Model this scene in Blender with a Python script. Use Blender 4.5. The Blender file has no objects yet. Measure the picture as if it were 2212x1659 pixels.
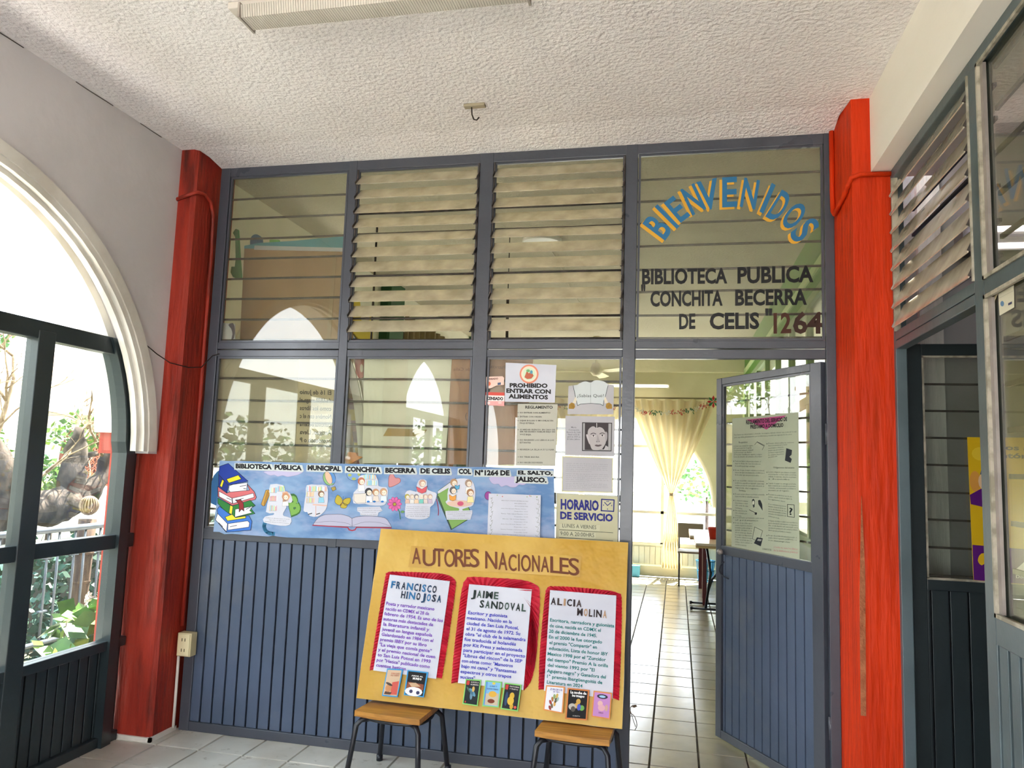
import bpy, bmesh, math, random
from mathutils import Vector, Matrix
from mathutils.geometry import tessellate_polygon
random.seed(7)
R = random.random
scene = bpy.context.scene
COL = scene.collection

# ------------------------------------------------------------------ camera
CX, CY, FPX = 1106.0, 829.5, 1624.3
yaw, pitch, roll = 0.218069, 0.1083459, 0.0331576
CAM = Vector((0.0, -3.83, 1.5))
FWD = Vector((-math.sin(yaw)*math.cos(pitch), math.cos(yaw)*math.cos(pitch), math.sin(pitch)))
_rt = Vector((math.cos(yaw), math.sin(yaw), 0)); _up = _rt.cross(FWD)
RGT = _rt*math.cos(roll)+_up*math.sin(roll)
UPV = -_rt*math.sin(roll)+_up*math.cos(roll)
cd = bpy.data.cameras.new('camera'); cam = bpy.data.objects.new('camera', cd); COL.objects.link(cam)
cam.matrix_world = Matrix(((RGT.x, UPV.x, -FWD.x, CAM.x), (RGT.y, UPV.y, -FWD.y, CAM.y), (RGT.z, UPV.z, -FWD.z, CAM.z), (0, 0, 0, 1)))
cd.sensor_fit = 'HORIZONTAL'; cd.sensor_width = 36; cd.lens = 36*FPX/2212; cd.clip_start = 0.02; cd.clip_end = 300
scene.camera = cam

# ------------------------------------------------------------------ world, sun, exposure
w = bpy.data.worlds.new('world'); scene.world = w; w.use_nodes = True
nt = w.node_tree; bg = nt.nodes['Background']
tc = nt.nodes.new('ShaderNodeTexCoord'); sx = nt.nodes.new('ShaderNodeSeparateXYZ'); cr = nt.nodes.new('ShaderNodeValToRGB')
nt.links.new(tc.outputs['Generated'], sx.inputs[0]); nt.links.new(sx.outputs['Z'], cr.inputs[0]); nt.links.new(cr.outputs[0], bg.inputs[0])
cr.color_ramp.elements[0].position = 0.0; cr.color_ramp.elements[0].color = (0.93, 0.95, 0.97, 1)
cr.color_ramp.elements[1].position = 0.8; cr.color_ramp.elements[1].color = (0.62, 0.80, 1.0, 1)
bg.inputs[1].default_value = 4.2
sd = bpy.data.lights.new('sun', 'SUN'); sd.energy = 22.0; sd.angle = 0.009; sd.color = (1.0, 0.95, 0.88)
sun = bpy.data.objects.new('sun', sd); COL.objects.link(sun)
sun.rotation_euler = Vector((-0.07, -0.50, -1.0)).to_track_quat('-Z', 'Y').to_euler(); sun.location = (4, 9, 14)
scene.view_settings.view_transform = 'Standard'; scene.view_settings.look = 'None'
scene.view_settings.gamma = 1; scene.view_settings.use_curve_mapping = False
scene.view_settings.exposure = 1.36
cy = scene.cycles
cy.use_denoising = True; cy.max_bounces = 9; cy.diffuse_bounces = 6; cy.glossy_bounces = 4; cy.transparent_max_bounces = 24
cy.transmission_bounces = 6; cy.sample_clamp_indirect = 8.0; cy.caustics_reflective = False; cy.caustics_refractive = False

# ------------------------------------------------------------------ helpers
def lin(h):
    h = h.lstrip('#'); o = []
    for i in (0, 2, 4):
        c = int(h[i:i+2], 16)/255.0
        o.append(c/12.92 if c <= 0.04045 else ((c+0.055)/1.055)**2.4)
    return tuple(o)+(1.0,)
_M = {}
def flat(h, rough=0.7, spec=0.3):
    k = (h, rough)
    if k not in _M:
        m = bpy.data.materials.new('paint_'+h.lstrip('#')); m.use_nodes = True
        b = m.node_tree.nodes['Principled BSDF']; b.inputs['Base Color'].default_value = lin(h)
        b.inputs['Roughness'].default_value = rough; b.inputs['Specular IOR Level'].default_value = spec
        _M[k] = m
    return _M[k]
def mat(name, c1, c2=None, scale=6, rough=0.6, spec=0.4, bump=0.0, bscale=40, detail=4, lo=0.4, hi=0.6, stretch=(1, 1, 1), metal=0, objrand=0.0, c3=None, s3=3, lo3=0.55, hi3=0.7, rvar=0.0):
    """procedural surface: c1 mottled with c2 (noise), optional third colour c3 in patches, optional bump"""
    m = bpy.data.materials.new(name); m.use_nodes = True; n = m.node_tree; b = n.nodes['Principled BSDF']
    b.inputs['Roughness'].default_value = rough; b.inputs['Specular IOR Level'].default_value = spec; b.inputs['Metallic'].default_value = metal
    t = n.nodes.new('ShaderNodeNewGeometry'); mp = n.nodes.new('ShaderNodeMapping'); mp.inputs['Scale'].default_value = stretch
    n.links.new(t.outputs['Position'], mp.inputs[0])
    vec = mp.outputs[0]
    col = None
    if c2 is None:
        b.inputs['Base Color'].default_value = lin(c1)
    else:
        nz = n.nodes.new('ShaderNodeTexNoise'); nz.inputs['Scale'].default_value = scale; nz.inputs['Detail'].default_value = detail
        n.links.new(vec, nz.inputs[0])
        r = n.nodes.new('ShaderNodeValToRGB'); r.color_ramp.elements[0].position = lo; r.color_ramp.elements[1].position = hi
        r.color_ramp.elements[0].color = lin(c1); r.color_ramp.elements[1].color = lin(c2)
        n.links.new(nz.outputs[0], r.inputs[0]); col = r.outputs[0]
        if c3:
            nz3 = n.nodes.new('ShaderNodeTexNoise'); nz3.inputs['Scale'].default_value = s3; nz3.inputs['Detail'].default_value = 6; nz3.inputs['Roughness'].default_value = 0.65
            n.links.new(vec, nz3.inputs[0])
            r3 = n.nodes.new('ShaderNodeMapRange'); r3.inputs[1].default_value = lo3; r3.inputs[2].default_value = hi3
            n.links.new(nz3.outputs[0], r3.inputs[0])
            mx = n.nodes.new('ShaderNodeMix'); mx.data_type = 'RGBA'; mx.inputs[7].default_value = lin(c3)
            n.links.new(r3.outputs[0], mx.inputs[0]); n.links.new(col, mx.inputs[6]); col = mx.outputs[2]
        if rvar:
            rr = n.nodes.new('ShaderNodeMapRange'); rr.inputs[3].default_value = rough-rvar; rr.inputs[4].default_value = rough+rvar
            n.links.new(nz.outputs[0], rr.inputs[0]); n.links.new(rr.outputs[0], b.inputs['Roughness'])
    if objrand:
        oi = n.nodes.new('ShaderNodeObjectInfo'); hs = n.nodes.new('ShaderNodeHueSaturation'); mr = n.nodes.new('ShaderNodeMapRange')
        mr.inputs[3].default_value = 1-objrand; mr.inputs[4].default_value = 1+objrand*0.5
        n.links.new(oi.outputs['Random'], mr.inputs[0]); n.links.new(mr.outputs[0], hs.inputs['Value'])
        if col is not None: n.links.new(col, hs.inputs['Color'])
        else: hs.inputs['Color'].default_value = lin(c1)
        col = hs.outputs[0]
    if col is not None: n.links.new(col, b.inputs['Base Color'])
    if bump:
        nb = n.nodes.new('ShaderNodeTexNoise'); nb.inputs['Scale'].default_value = bscale; nb.inputs['Detail'].default_value = 3
        n.links.new(vec, nb.inputs[0])
        bp = n.nodes.new('ShaderNodeBump'); bp.inputs['Strength'].default_value = bump; bp.inputs['Distance'].default_value = 0.02
        n.links.new(nb.outputs[0], bp.inputs['Height']); n.links.new(bp.outputs[0], b.inputs['Normal'])
    return m
def glass(name, tint, dust=0.0, dustcol='#c8c0a8', rough=0.0, refl=1.0):
    """thin architectural glass: clear transmission, Schlick reflection, optional dust film"""
    m = bpy.data.materials.new(name); m.use_nodes = True; n = m.node_tree
    for x in list(n.nodes): n.nodes.remove(x)
    out = n.nodes.new('ShaderNodeOutputMaterial'); tr = n.nodes.new('ShaderNodeBsdfTransparent'); tr.inputs[0].default_value = lin(tint)
    gl = n.nodes.new('ShaderNodeBsdfGlossy'); gl.inputs['Roughness'].default_value = rough; gl.inputs[0].default_value = (1, 1, 1, 1)
    lw = n.nodes.new('ShaderNodeLayerWeight'); lw.inputs[0].default_value = 0.5
    pw = n.nodes.new('ShaderNodeMath'); pw.operation = 'POWER'; pw.inputs[1].default_value = 4.5
    ma = n.nodes.new('ShaderNodeMath'); ma.operation = 'MULTIPLY_ADD'; ma.inputs[1].default_value = 0.9; ma.inputs[2].default_value = 0.045*refl
    n.links.new(lw.outputs['Facing'], pw.inputs[0]); n.links.new(pw.outputs[0], ma.inputs[0])
    base = tr.outputs[0]
    if dust:
        df = n.nodes.new('ShaderNodeBsdfDiffuse'); df.inputs[0].default_value = lin(dustcol)
        tl = n.nodes.new('ShaderNodeBsdfTranslucent'); tl.inputs[0].default_value = lin(dustcol)
        ad = n.nodes.new('ShaderNodeMixShader'); ad.inputs[0].default_value = 0.4
        n.links.new(df.outputs[0], ad.inputs[1]); n.links.new(tl.outputs[0], ad.inputs[2])
        g = n.nodes.new('ShaderNodeNewGeometry'); nz = n.nodes.new('ShaderNodeTexNoise'); nz.inputs['Scale'].default_value = 9; nz.inputs['Detail'].default_value = 5
        n.links.new(g.outputs['Position'], nz.inputs[0])
        mr = n.nodes.new('ShaderNodeMapRange'); mr.inputs[1].default_value = 0.3; mr.inputs[2].default_value = 0.7
        mr.inputs[3].default_value = dust*0.75; mr.inputs[4].default_value = dust*1.25
        n.links.new(nz.outputs[0], mr.inputs[0])
        mx = n.nodes.new('ShaderNodeMixShader'); n.links.new(mr.outputs[0], mx.inputs[0]); n.links.new(base, mx.inputs[1]); n.links.new(ad.outputs[0], mx.inputs[2]); base = mx.outputs[0]
    fx = n.nodes.new('ShaderNodeMixShader'); n.links.new(ma.outputs[0], fx.inputs[0]); n.links.new(base, fx.inputs[1]); n.links.new(gl.outputs[0], fx.inputs[2])
    n.links.new(fx.outputs[0], out.inputs[0])
    return m
def emis(name, col, s):
    m = bpy.data.materials.new(name); m.use_nodes = True; b = m.node_tree.nodes['Principled BSDF']
    b.inputs['Emission Color'].default_value = lin(col); b.inputs['Emission Strength'].default_value = s; b.inputs['Base Color'].default_value = lin(col)
    return m
def tag(o, label=None, cat=None, group=None, kind=None):
    if label: o['label'] = label
    if cat: o['category'] = cat
    if group: o['group'] = group
    if kind: o['kind'] = kind
    return o
def empty(name, loc, label=None, cat=None, group=None, kind=None):
    o = bpy.data.objects.new(name, None); COL.objects.link(o); o.location = loc; o.empty_display_size = 0.1
    return tag(o, label, cat, group, kind)
class MB:
    def __init__(s): s.v = []; s.f = []; s.m = []; s.mats = []; s.smooth = []
    def mi(s, m):
        if m not in s.mats: s.mats.append(m)
        return s.mats.index(m)
    def add(s, vs, fs, m, sm=False):
        b = len(s.v); s.v += [Vector(v) for v in vs]; k = s.mi(m)
        for f in fs: s.f.append([i+b for i in f]); s.m.append(k); s.smooth.append(sm)
        return s
    def box(s, a, b, m, M=None):
        x0, y0, z0 = a; x1, y1, z1 = b
        vs = [Vector(p) for p in ((x0, y0, z0), (x1, y0, z0), (x1, y1, z0), (x0, y1, z0), (x0, y0, z1), (x1, y0, z1), (x1, y1, z1), (x0, y1, z1))]
        if M is not None: vs = [M @ v for v in vs]
        return s.add(vs, [(3, 2, 1, 0), (4, 5, 6, 7), (0, 1, 5, 4), (1, 2, 6, 5), (2, 3, 7, 6), (3, 0, 4, 7)], m)
    def bar(s, p, q, w_, d_, m, up=(0, 0, 1)):
        """rectangular bar from p to q: w_ across, d_ along 'up'"""
        p = Vector(p); q = Vector(q); t = (q-p).normalized(); up = Vector(up); sd_ = t.cross(up)
        if sd_.length < 1e-4: sd_ = t.cross(Vector((0, 1, 0)))
        sd_.normalize(); u = sd_.cross(t).normalized(); vs = []
        for c in (p, q):
            for a, b in ((-1, -1), (1, -1), (1, 1), (-1, 1)): vs.append(c+sd_*a*w_/2+u*b*d_/2)
        return s.add(vs, [(3, 2, 1, 0), (4, 5, 6, 7), (0, 1, 5, 4), (1, 2, 6, 5), (2, 3, 7, 6), (3, 0, 4, 7)], m)
    def tube(s, path, r, m, n=8, closed=False, r2=None):
        path = [Vector(p) for p in path]; L = len(path); vs = []; fs = []; prev = None
        for i, p in enumerate(path):
            a = path[max(i-1, 0)]; b = path[min(i+1, L-1)]
            if closed: a = path[(i-1) % L]; b = path[(i+1) % L]
            t = (b-a).normalized()
            if prev is None:
                u = t.orthogonal().normalized()
            else:
                u = (prev-t*prev.dot(t)).normalized()
            prev = u; v = t.cross(u)
            rr = r if r2 is None else r+(r2-r)*i/(L-1)
            if isinstance(r, (list, tuple)): rr = r[i]
            for k in range(n):
                an = 2*math.pi*k/n; vs.append(p+(u*math.cos(an)+v*math.sin(an))*rr)
        for i in range(L if closed else L-1):
            j = (i+1) % L
            for k in range(n): fs.append((i*n+k, i*n+(k+1) % n, j*n+(k+1) % n, j*n+k))
        if not closed: fs.append(tuple(range(n-1, -1, -1))); fs.append(tuple((L-1)*n+k for k in range(n)))
        return s.add(vs, fs, m, True)
    def lathe(s, prof, c, m, n=24, axis='Z'):
        vs = []; fs = []; c = Vector(c)
        for r_, z_ in prof:
            for k in range(n):
                a = 2*math.pi*k/n; p = Vector((r_*math.cos(a), r_*math.sin(a), z_))
                if axis == 'Y': p = Vector((p.x, -p.z, p.y))
                vs.append(c+p)
        for i in range(len(prof)-1):
            for k in range(n): fs.append((i*n+k, i*n+(k+1) % n, (i+1)*n+(k+1) % n, (i+1)*n+k))
        return s.add(vs, fs, m, True)
    def poly(s, pts, m):
        pts = [Vector(p) for p in pts]
        if len(pts) <= 4: return s.add(pts, [tuple(range(len(pts)))], m)
        tr = tessellate_polygon([pts]); return s.add(pts, [tuple(t) for t in tr], m)
    def prism(s, pts, d, m):
        """polygon pts extruded along vector d"""
        pts = [Vector(p) for p in pts]; d = Vector(d); n = len(pts); tr = tessellate_polygon([pts])
        fs = [tuple(t) for t in tr]+[tuple(n+i for i in reversed(t)) for t in tr]+[(i, (i+1) % n, n+(i+1) % n, n+i) for i in range(n)]
        return s.add(pts+[p+d for p in pts], fs, m)
    def mesh(s, name, origin=Vector((0, 0, 0))):
        me = bpy.data.meshes.new(name); me.from_pydata([v-origin for v in s.v], [], s.f)
        for m in s.mats: me.materials.append(m)
        me.polygons.foreach_set('material_index', s.m); me.polygons.foreach_set('use_smooth', s.smooth); me.update()
        return me
    def build(s, name, parent=None, label=None, cat=None, group=None, kind=None, bevel=0, fixn=True, origin=None):
        if origin is None:
            xs = [v.x for v in s.v]; ys = [v.y for v in s.v]; zs = [v.z for v in s.v]
            origin = Vector(((min(xs)+max(xs))/2, (min(ys)+max(ys))/2, min(zs)))
        origin = Vector(origin)
        me = s.mesh(name, origin)
        if fixn:
            bm = bmesh.new(); bm.from_mesh(me); bmesh.ops.recalc_face_normals(bm, faces=bm.faces); bm.to_mesh(me); bm.free()
        o = bpy.data.objects.new(name, me); COL.objects.link(o); o.location = origin
        if parent is not None:
            o.parent = parent; o.location = origin-wloc(parent)
        if bevel:
            bv = o.modifiers.new('bevel', 'BEVEL'); bv.width = bevel; bv.segments = 2; bv.limit_method = 'ANGLE'; bv.angle_limit = 0.6
        return tag(o, label, cat, group, kind)
def wloc(o):
    l = Vector(o.location)
    while o.parent is not None: o = o.parent; l += Vector(o.location)
    return l
def inst(src, name, parent, wl, label=None):
    o = src.copy(); o.name = name; COL.objects.link(o); o.parent = parent
    o.location = Vector(wl)-(wloc(parent) if parent else Vector((0, 0, 0)))
    return o
class Surf:
    """a real plane in the scene; at() finds where the sight line of a photograph pixel meets it"""
    def __init__(s, p0, n): s.p = Vector(p0); s.n = Vector(n).normalized()
    def at(s, px, py, off=0.0):
        d = FWD+RGT*((px-CX)/FPX)-UPV*((py-CY)/FPX)
        return CAM+d*(((s.p-CAM).dot(s.n))/d.dot(s.n))+s.n*off
    def poly(s, mb, pts, m, off=0.0006): mb.poly([s.at(x, y, off) for x, y in pts], m if not isinstance(m, str) else flat(m))
    def line(s, mb, pts, w_, m, off=0.0006, closed=False):
        """stroke of width w_ pixels"""
        m = m if not isinstance(m, str) else flat(m)
        if closed: pts = list(pts)+[pts[0]]
        for (a, b), (c, d) in zip(pts[:-1], pts[1:]):
            L = math.hypot(c-a, d-b) or 1; nx, ny = -(d-b)/L*w_/2, (c-a)/L*w_/2; ex, ey = (c-a)/L*w_*0.3, (d-b)/L*w_*0.3
            mb.add([s.at(a-ex+nx, b-ey+ny, off), s.at(c+ex+nx, d+ey+ny, off), s.at(c+ex-nx, d+ey-ny, off), s.at(a-ex-nx, b-ey-ny, off)], [(0, 1, 2, 3)], m)
def oval(cx, cy, rx, ry, n=20, a0=0, a1=360, rot=0):
    o = []
    for k in range(n if a1-a0 >= 360 else n+1):
        a = math.radians(a0+(a1-a0)*k/n); x = rx*math.cos(a); y = ry*math.sin(a); c, s_ = math.cos(rot), math.sin(rot)
        o.append((cx+x*c-y*s_, cy+x*s_+y*c))
    return o
def smooth(pts, k=4, closed=True):
    n = len(pts); o = []
    rng = range(n) if closed else range(n-1)
    for i in rng:
        p0, p1, p2, p3 = [pts[(i+j) % n] if closed else pts[min(max(i+j, 0), n-1)] for j in (-1, 0, 1, 2)]
        for t in range(k):
            t /= k
            o.append(tuple(0.5*((2*p1[c])+(-p0[c]+p2[c])*t+(2*p0[c]-5*p1[c]+4*p2[c]-p3[c])*t*t+(-p0[c]+3*p1[c]-3*p2[c]+p3[c])*t**3) for c in (0, 1)))
    if not closed: o.append(pts[-1])
    return o
_T = {}
def glyphs(txt, bold=0.0, res=2):
    k = (txt, bold, res)
    if k in _T: return _T[k]
    c = bpy.data.curves.new('t', 'FONT'); c.body = txt; c.size = 1; c.resolution_u = res; c.offset = bold; c.fill_mode = 'FRONT'
    o = bpy.data.objects.new('t', c); COL.objects.link(o)
    dg = bpy.context.evaluated_depsgraph_get(); me = o.evaluated_get(dg).to_mesh()
    vs = [(v.co.x, v.co.y) for v in me.vertices]; fs = [tuple(p.vertices) for p in me.polygons]
    o.evaluated_get(dg).to_mesh_clear(); bpy.data.objects.remove(o); bpy.data.curves.remove(c)
    _T[k] = (vs, fs); return _T[k]
def text(surf, mb, txt, a, b, h, m, bold=0.0, off=0.0010, res=2, mirror=False, slant=0.0, up=None):
    """lettering from pixel a (baseline start) to b (baseline end), capital height h pixels"""
    vs, fs = glyphs(txt, bold, res)
    if not vs: return
    x0 = min(v[0] for v in vs); x1 = max(v[0] for v in vs); ch = 0.70
    m = m if not isinstance(m, str) else flat(m)
    dx, dy = b[0]-a[0], b[1]-a[1]; L = math.hypot(dx, dy) or 1
    ux, uy = up if up else (0.0, -1.0)
    out = []
    for x, y in vs:
        t = (x-x0)/(x1-x0); t = 1-t if mirror else t
        q = y/ch
        out.append(surf.at(a[0]+dx*t+ux*h*q+slant*h*q, a[1]+dy*t+uy*h*q, off))
    mb.add(out, fs, m)
def quadlerp(c, u, v):
    """c = TL,TR,BR,BL"""
    return ((c[0][0]*(1-u)+c[1][0]*u)*(1-v)+(c[3][0]*(1-u)+c[2][0]*u)*v, (c[0][1]*(1-u)+c[1][1]*u)*(1-v)+(c[3][1]*(1-u)+c[2][1]*u)*v)
def qtext(surf, mb, q, txt, u0, v, u1, hpx, m, bold=0.0, **k):
    ul = quadlerp(q, u0, 0); dl = quadlerp(q, u0, 1); L = math.hypot(ul[0]-dl[0], ul[1]-dl[1])
    text(surf, mb, txt, quadlerp(q, u0, v), quadlerp(q, u1, v), hpx, m, bold, up=((ul[0]-dl[0])/L, (ul[1]-dl[1])/L), **k)

# ------------------------------------------------------------------ materials
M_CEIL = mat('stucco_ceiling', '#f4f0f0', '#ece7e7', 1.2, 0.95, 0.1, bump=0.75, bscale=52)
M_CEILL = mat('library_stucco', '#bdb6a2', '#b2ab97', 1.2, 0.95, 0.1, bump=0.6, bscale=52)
M_WALL = mat('white_plaster', '#d6d2d4', '#ccc8c9', 1.5, 0.9, 0.15, bump=0.12, bscale=14)
M_CREAM = mat('cream_plaster', '#e6e2c6', '#dcd8ba', 1.5, 0.9, 0.15, bump=0.15, bscale=18)
M_CREAML = mat('pale_library_plaster', '#f0ecdc', '#e6e2d0', 1.5, 0.9, 0.15, bump=0.15, bscale=18)
M_BEAM = mat('beam_plaster', '#faf6ee', '#f4eee4', 2, 0.9, 0.15, bump=0.25, bscale=9, stretch=(1, 0.2, 1))
M_TRIMW = mat('arch_white_paint', '#e4e0d8', '#cfcac0', 3, 0.6, 0.3, bump=0.1, bscale=12, c3='#a09a8e', s3=5, lo3=0.66, hi3=0.8)
M_ORG = mat('orange_paint', '#a23222', '#92291c', 5, 0.5, 0.35, bump=0.35, bscale=16, stretch=(3, 3, 0.5), c3='#4e1a12', s3=2.6, lo3=0.54, hi3=0.74)
M_ORGR = mat('orange_paint_clean', '#d0360a', '#c23008', 5, 0.55, 0.2, bump=0.4, bscale=14, stretch=(3, 3, 0.35), c3='#a03a1c', s3=3.0, lo3=0.6, hi3=0.85)
M_GREY = mat('slate_enamel', '#494c56', '#444751', 3, 0.3, 0.5, bump=0.06, bscale=30, c3='#3c3e46', s3=4, lo3=0.6, hi3=0.8, rvar=0.08)
M_GREYP = mat('slate_enamel_panel', '#4f5b72', '#49556a', 2, 0.42, 0.4, bump=0.08, bscale=20, c3='#60656f', s3=2.2, lo3=0.55, hi3=0.8)
M_DARKG = mat('dark_teal_enamel', '#2c363a', '#283135', 3, 0.35, 0.5, bump=0.05, bscale=30)
M_TEAL = mat('grey_green_enamel', '#56646a', '#4d5a5f', 3, 0.35, 0.45, bump=0.05, bscale=25)
M_BLACK = mat('black_void_paint', '#14151c', '#101118', 5, 0.6)
M_BAR = mat('dark_rod', '#34302e', '#4a4240', 25, 0.55, 0.4, bump=0.1)
M_GLASS = glass('window_glass', '#f6f7f0', dust=0.07, dustcol='#c4bea6', refl=1.0)
M_GLASSC = glass('clear_glass', '#f4f6f2', dust=0.02)
M_LOUV = glass('dusty_louvre_glass', '#ece6d4', dust=0.42, dustcol='#f6eedc', refl=1.0)
M_LOUV2 = glass('dusty_lit_office_louvre_glass', '#ece6d8', dust=0.72, dustcol='#f4ecdc', refl=1.0)  # dust film, thickened so the slats look lit in the dim office
M_ALU = mat('weathered_bead', '#b9b2a2', '#8e8878', 20, 0.5, 0.4)
M_ALU2 = mat('grey_aluminium', '#a39a94', '#958c88', 14, 0.4, 0.5, metal=0.2)
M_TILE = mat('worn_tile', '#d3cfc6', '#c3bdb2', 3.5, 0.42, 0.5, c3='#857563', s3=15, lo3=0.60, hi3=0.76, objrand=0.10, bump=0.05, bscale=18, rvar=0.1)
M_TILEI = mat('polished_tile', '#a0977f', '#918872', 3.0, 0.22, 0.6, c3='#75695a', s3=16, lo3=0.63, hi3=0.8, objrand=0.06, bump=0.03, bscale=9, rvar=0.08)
M_GROUT = mat('grout', '#6a6258', '#544c44', 12, 0.9)
M_WOOD = mat('varnished_wood', '#b8823c', '#9c6a2c', 5, 0.3, 0.5, stretch=(1, 12, 12), c3='#7a4a22', s3=6, lo3=0.62, hi3=0.75)
M_TUBE = mat('navy_black_tube', '#16171f', '#1c1d26', 8, 0.35, 0.5)
M_CARD = mat('brown_cardboard', '#b09070', '#a48464', 3, 0.9, 0.1, bump=0.1, bscale=8)
M_KRAFT = mat('kraft_paper', '#b88868', '#a67656', 3, 0.85, 0.15, c3='#8c6048', s3=2, lo3=0.5, hi3=0.8, stretch=(4, 1, 0.6), bump=0.2, bscale=5)
M_KRAFT2 = mat('pale_kraft', '#d8caae', '#ccbc9e', 3, 0.85, 0.15)
M_SHEET = mat('white_sheet', '#f6f6f0', '#ecece4', 3, 0.85, 0.15, bump=0.05)
M_PAPER = mat('white_paper', '#cfd0dc', '#c6c7d4', 4, 0.8, 0.2, bump=0.05, bscale=6)
M_PGREY = mat('grey_paper', '#bcbabf', '#b4b2b8', 4, 0.8, 0.2, bump=0.04, bscale=6)  # plain grey paper, faintly mottled
M_YEL = mat('yellow_paper', '#cda850', '#bd9230', 1.6, 0.5, 0.4, bump=1.0, bscale=8, detail=2)
M_YELT = mat('yellow_paper_strip', '#c8a044', '#bc9238', 5, 0.35, 0.5, bump=0.3, bscale=12)
M_CREPE = mat('red_crepe', '#c01c34', '#aa1830', 9, 0.6, 0.3, bump=0.35, bscale=30)
M_BLUEB = mat('blue_painted_paper', '#86a2c6', '#6486b4', 5, 0.75, 0.2, c3='#9aa4c4', s3=4, lo3=0.5, hi3=0.7, stretch=(1, 1, 2.2), bump=0.08, bscale=5)
M_SIGN = mat('cream_sign', '#c0bc9c', '#b8b494', 4, 0.5, 0.35)
M_DPOST = mat('pale_green_paper', '#aab09a', '#a2a892', 3, 0.6, 0.3, bump=0.08, bscale=5)
M_GREEN = mat('green_paint', '#5d8f3c', '#52843a', 3, 0.5, 0.35, bump=0.05)
M_GREEND = mat('dark_green_paint', '#33613c', '#2c5534', 3, 0.5, 0.35)
M_CURT = bpy.data.materials.new('sheer_curtain'); M_CURT.use_nodes = True
_n = M_CURT.node_tree; _b = _n.nodes['Principled BSDF']; _b.inputs['Base Color'].default_value = lin('#e0d6b8'); _b.inputs['Roughness'].default_value = 0.9
_t = _n.nodes.new('ShaderNodeBsdfTranslucent'); _t.inputs[0].default_value = lin('#d8cba4'); _x = _n.nodes.new('ShaderNodeMixShader'); _x.inputs[0].default_value = 0.28
_n.links.new(_b.outputs[0], _x.inputs[1]); _n.links.new(_t.outputs[0], _x.inputs[2]); _n.links.new(_x.outputs[0], _n.nodes['Material Output'].inputs[0])
M_LEAFS = [mat('leaf_%s' % k, a, b, 8, 0.5, 0.4) for k, a, b in (('bright', '#7f9c44', '#5c7c30'), ('mid', '#456c32', '#34562a'), ('deep', '#24402c', '#1c3626'), ('teal', '#4a6e62', '#2e5044'))]
M_BARK = mat('grey_bark', '#574b44', '#2e2622', 9, 0.9, 0.2, bump=0.8, bscale=14, stretch=(1, 1, 0.6))
M_BRANCH = mat('pale_branch', '#a08a70', '#7a644e', 14, 0.9, 0.2)
M_IRON = mat('painted_iron', '#565b66', '#4a4f5a', 9, 0.5, 0.4)
M_BAMB = mat('weathered_post', '#5f4c3e', '#40302a', 6, 0.8, 0.2, stretch=(4, 4, 0.6), bump=0.3)
M_HOUSE = mat('pale_stucco', '#e6e0d6', '#dcd4c8', 1, 0.9)
M_TERRA = mat('terracotta', '#b8694e', '#a65c44', 6, 0.85)
M_TAN = mat('tan_stucco', '#c8a486', '#bb9678', 1, 0.9)
M_SOIL = mat('garden_soil', '#7c7264', '#66684e', 3, 0.95, bump=0.4)
M_BEIGE = mat('outlet_beige', '#d2c49c', '#c8ba92', 8, 0.45, 0.4)

def see_through(m, f=0.5):
    n = m.node_tree; b = n.nodes['Principled BSDF']; t = n.nodes.new('ShaderNodeBsdfTranslucent'); x = n.nodes.new('ShaderNodeMixShader'); x.inputs[0].default_value = f
    l = b.inputs['Base Color'].links
    if l: n.links.new(l[0].from_socket, t.inputs[0])
    n.links.new(b.outputs[0], x.inputs[1]); n.links.new(t.outputs[0], x.inputs[2]); n.links.new(x.outputs[0], n.nodes['Material Output'].inputs[0])
for _m in (M_SHEET, M_KRAFT, M_KRAFT2): see_through(_m, 0.2)
HC = 3.235                                                           # ceiling height
FS = Surf((0, 0, 0), (0, -1, 0))                                      # front plane of the partition

# ------------------------------------------------------------------ room shell
MB().box((-3.08, -9.0, HC), (1.0, 0.06, HC+0.15), M_CEIL).build('ceiling', kind='structure')
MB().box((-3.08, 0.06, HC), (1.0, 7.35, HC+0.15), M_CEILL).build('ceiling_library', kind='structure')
MB().prism([(-2.66, 0.0, 3.199), (-2.66, -0.22, HC), (-2.66, 0.06, HC), (-2.66, 0.06, 3.199)], (3.405, 0, 0), M_CEIL).build('trim_1', kind='structure')   # plaster lip over the partition
# ---- floors: every tile in view is a part
def tile_mesh(sx_, sy_, m, bev=0.004):
    mb = MB(); h = 0.012; a, b = sx_/2, sy_/2
    vs = [(-a, -b, 0), (a, -b, 0), (a, b, 0), (-a, b, 0), (-a+bev, -b+bev, h), (a-bev, -b+bev, h), (a-bev, b-bev, h), (-a+bev, b-bev, h)]
    mb.add(vs, [(4, 5, 6, 7), (0, 1, 5, 4), (1, 2, 6, 5), (2, 3, 7, 6), (3, 0, 4, 7)], m)
    return mb.mesh('tile')
def tiles(parent, x0, nx, y0, ny, sp, m, zt, skip=None, kx=None):
    me = tile_mesh(sp-0.004, sp-0.004, m); rest = MB(); W = wloc(parent)
    for i in range(nx):
        for j in range(ny):
            c = (x0+sp*(i+0.5), y0+sp*(j+0.5), zt-0.012+random.uniform(-0.0006, 0.0006))
            if skip and skip(c):
                for f in me.polygons: rest.add([Vector(c)+me.vertices[v].co for v in f.vertices], [tuple(range(len(f.vertices)))], m)
            else:
                o = bpy.data.objects.new('tile', me); COL.objects.link(o); o.parent = parent; o.location = Vector(c)-W
                o.rotation_euler = (random.uniform(-.001, .001), random.uniform(-.001, .001), 0)
    if rest.v: rest.build('tile', parent, kind='stuff', fixn=False)
FL = MB().box((-3.08, -9.0, -0.15), (1.0, 0.02, -0.010), M_GROUT).build('floor', kind='structure', origin=(0, 0, -0.15))
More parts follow.
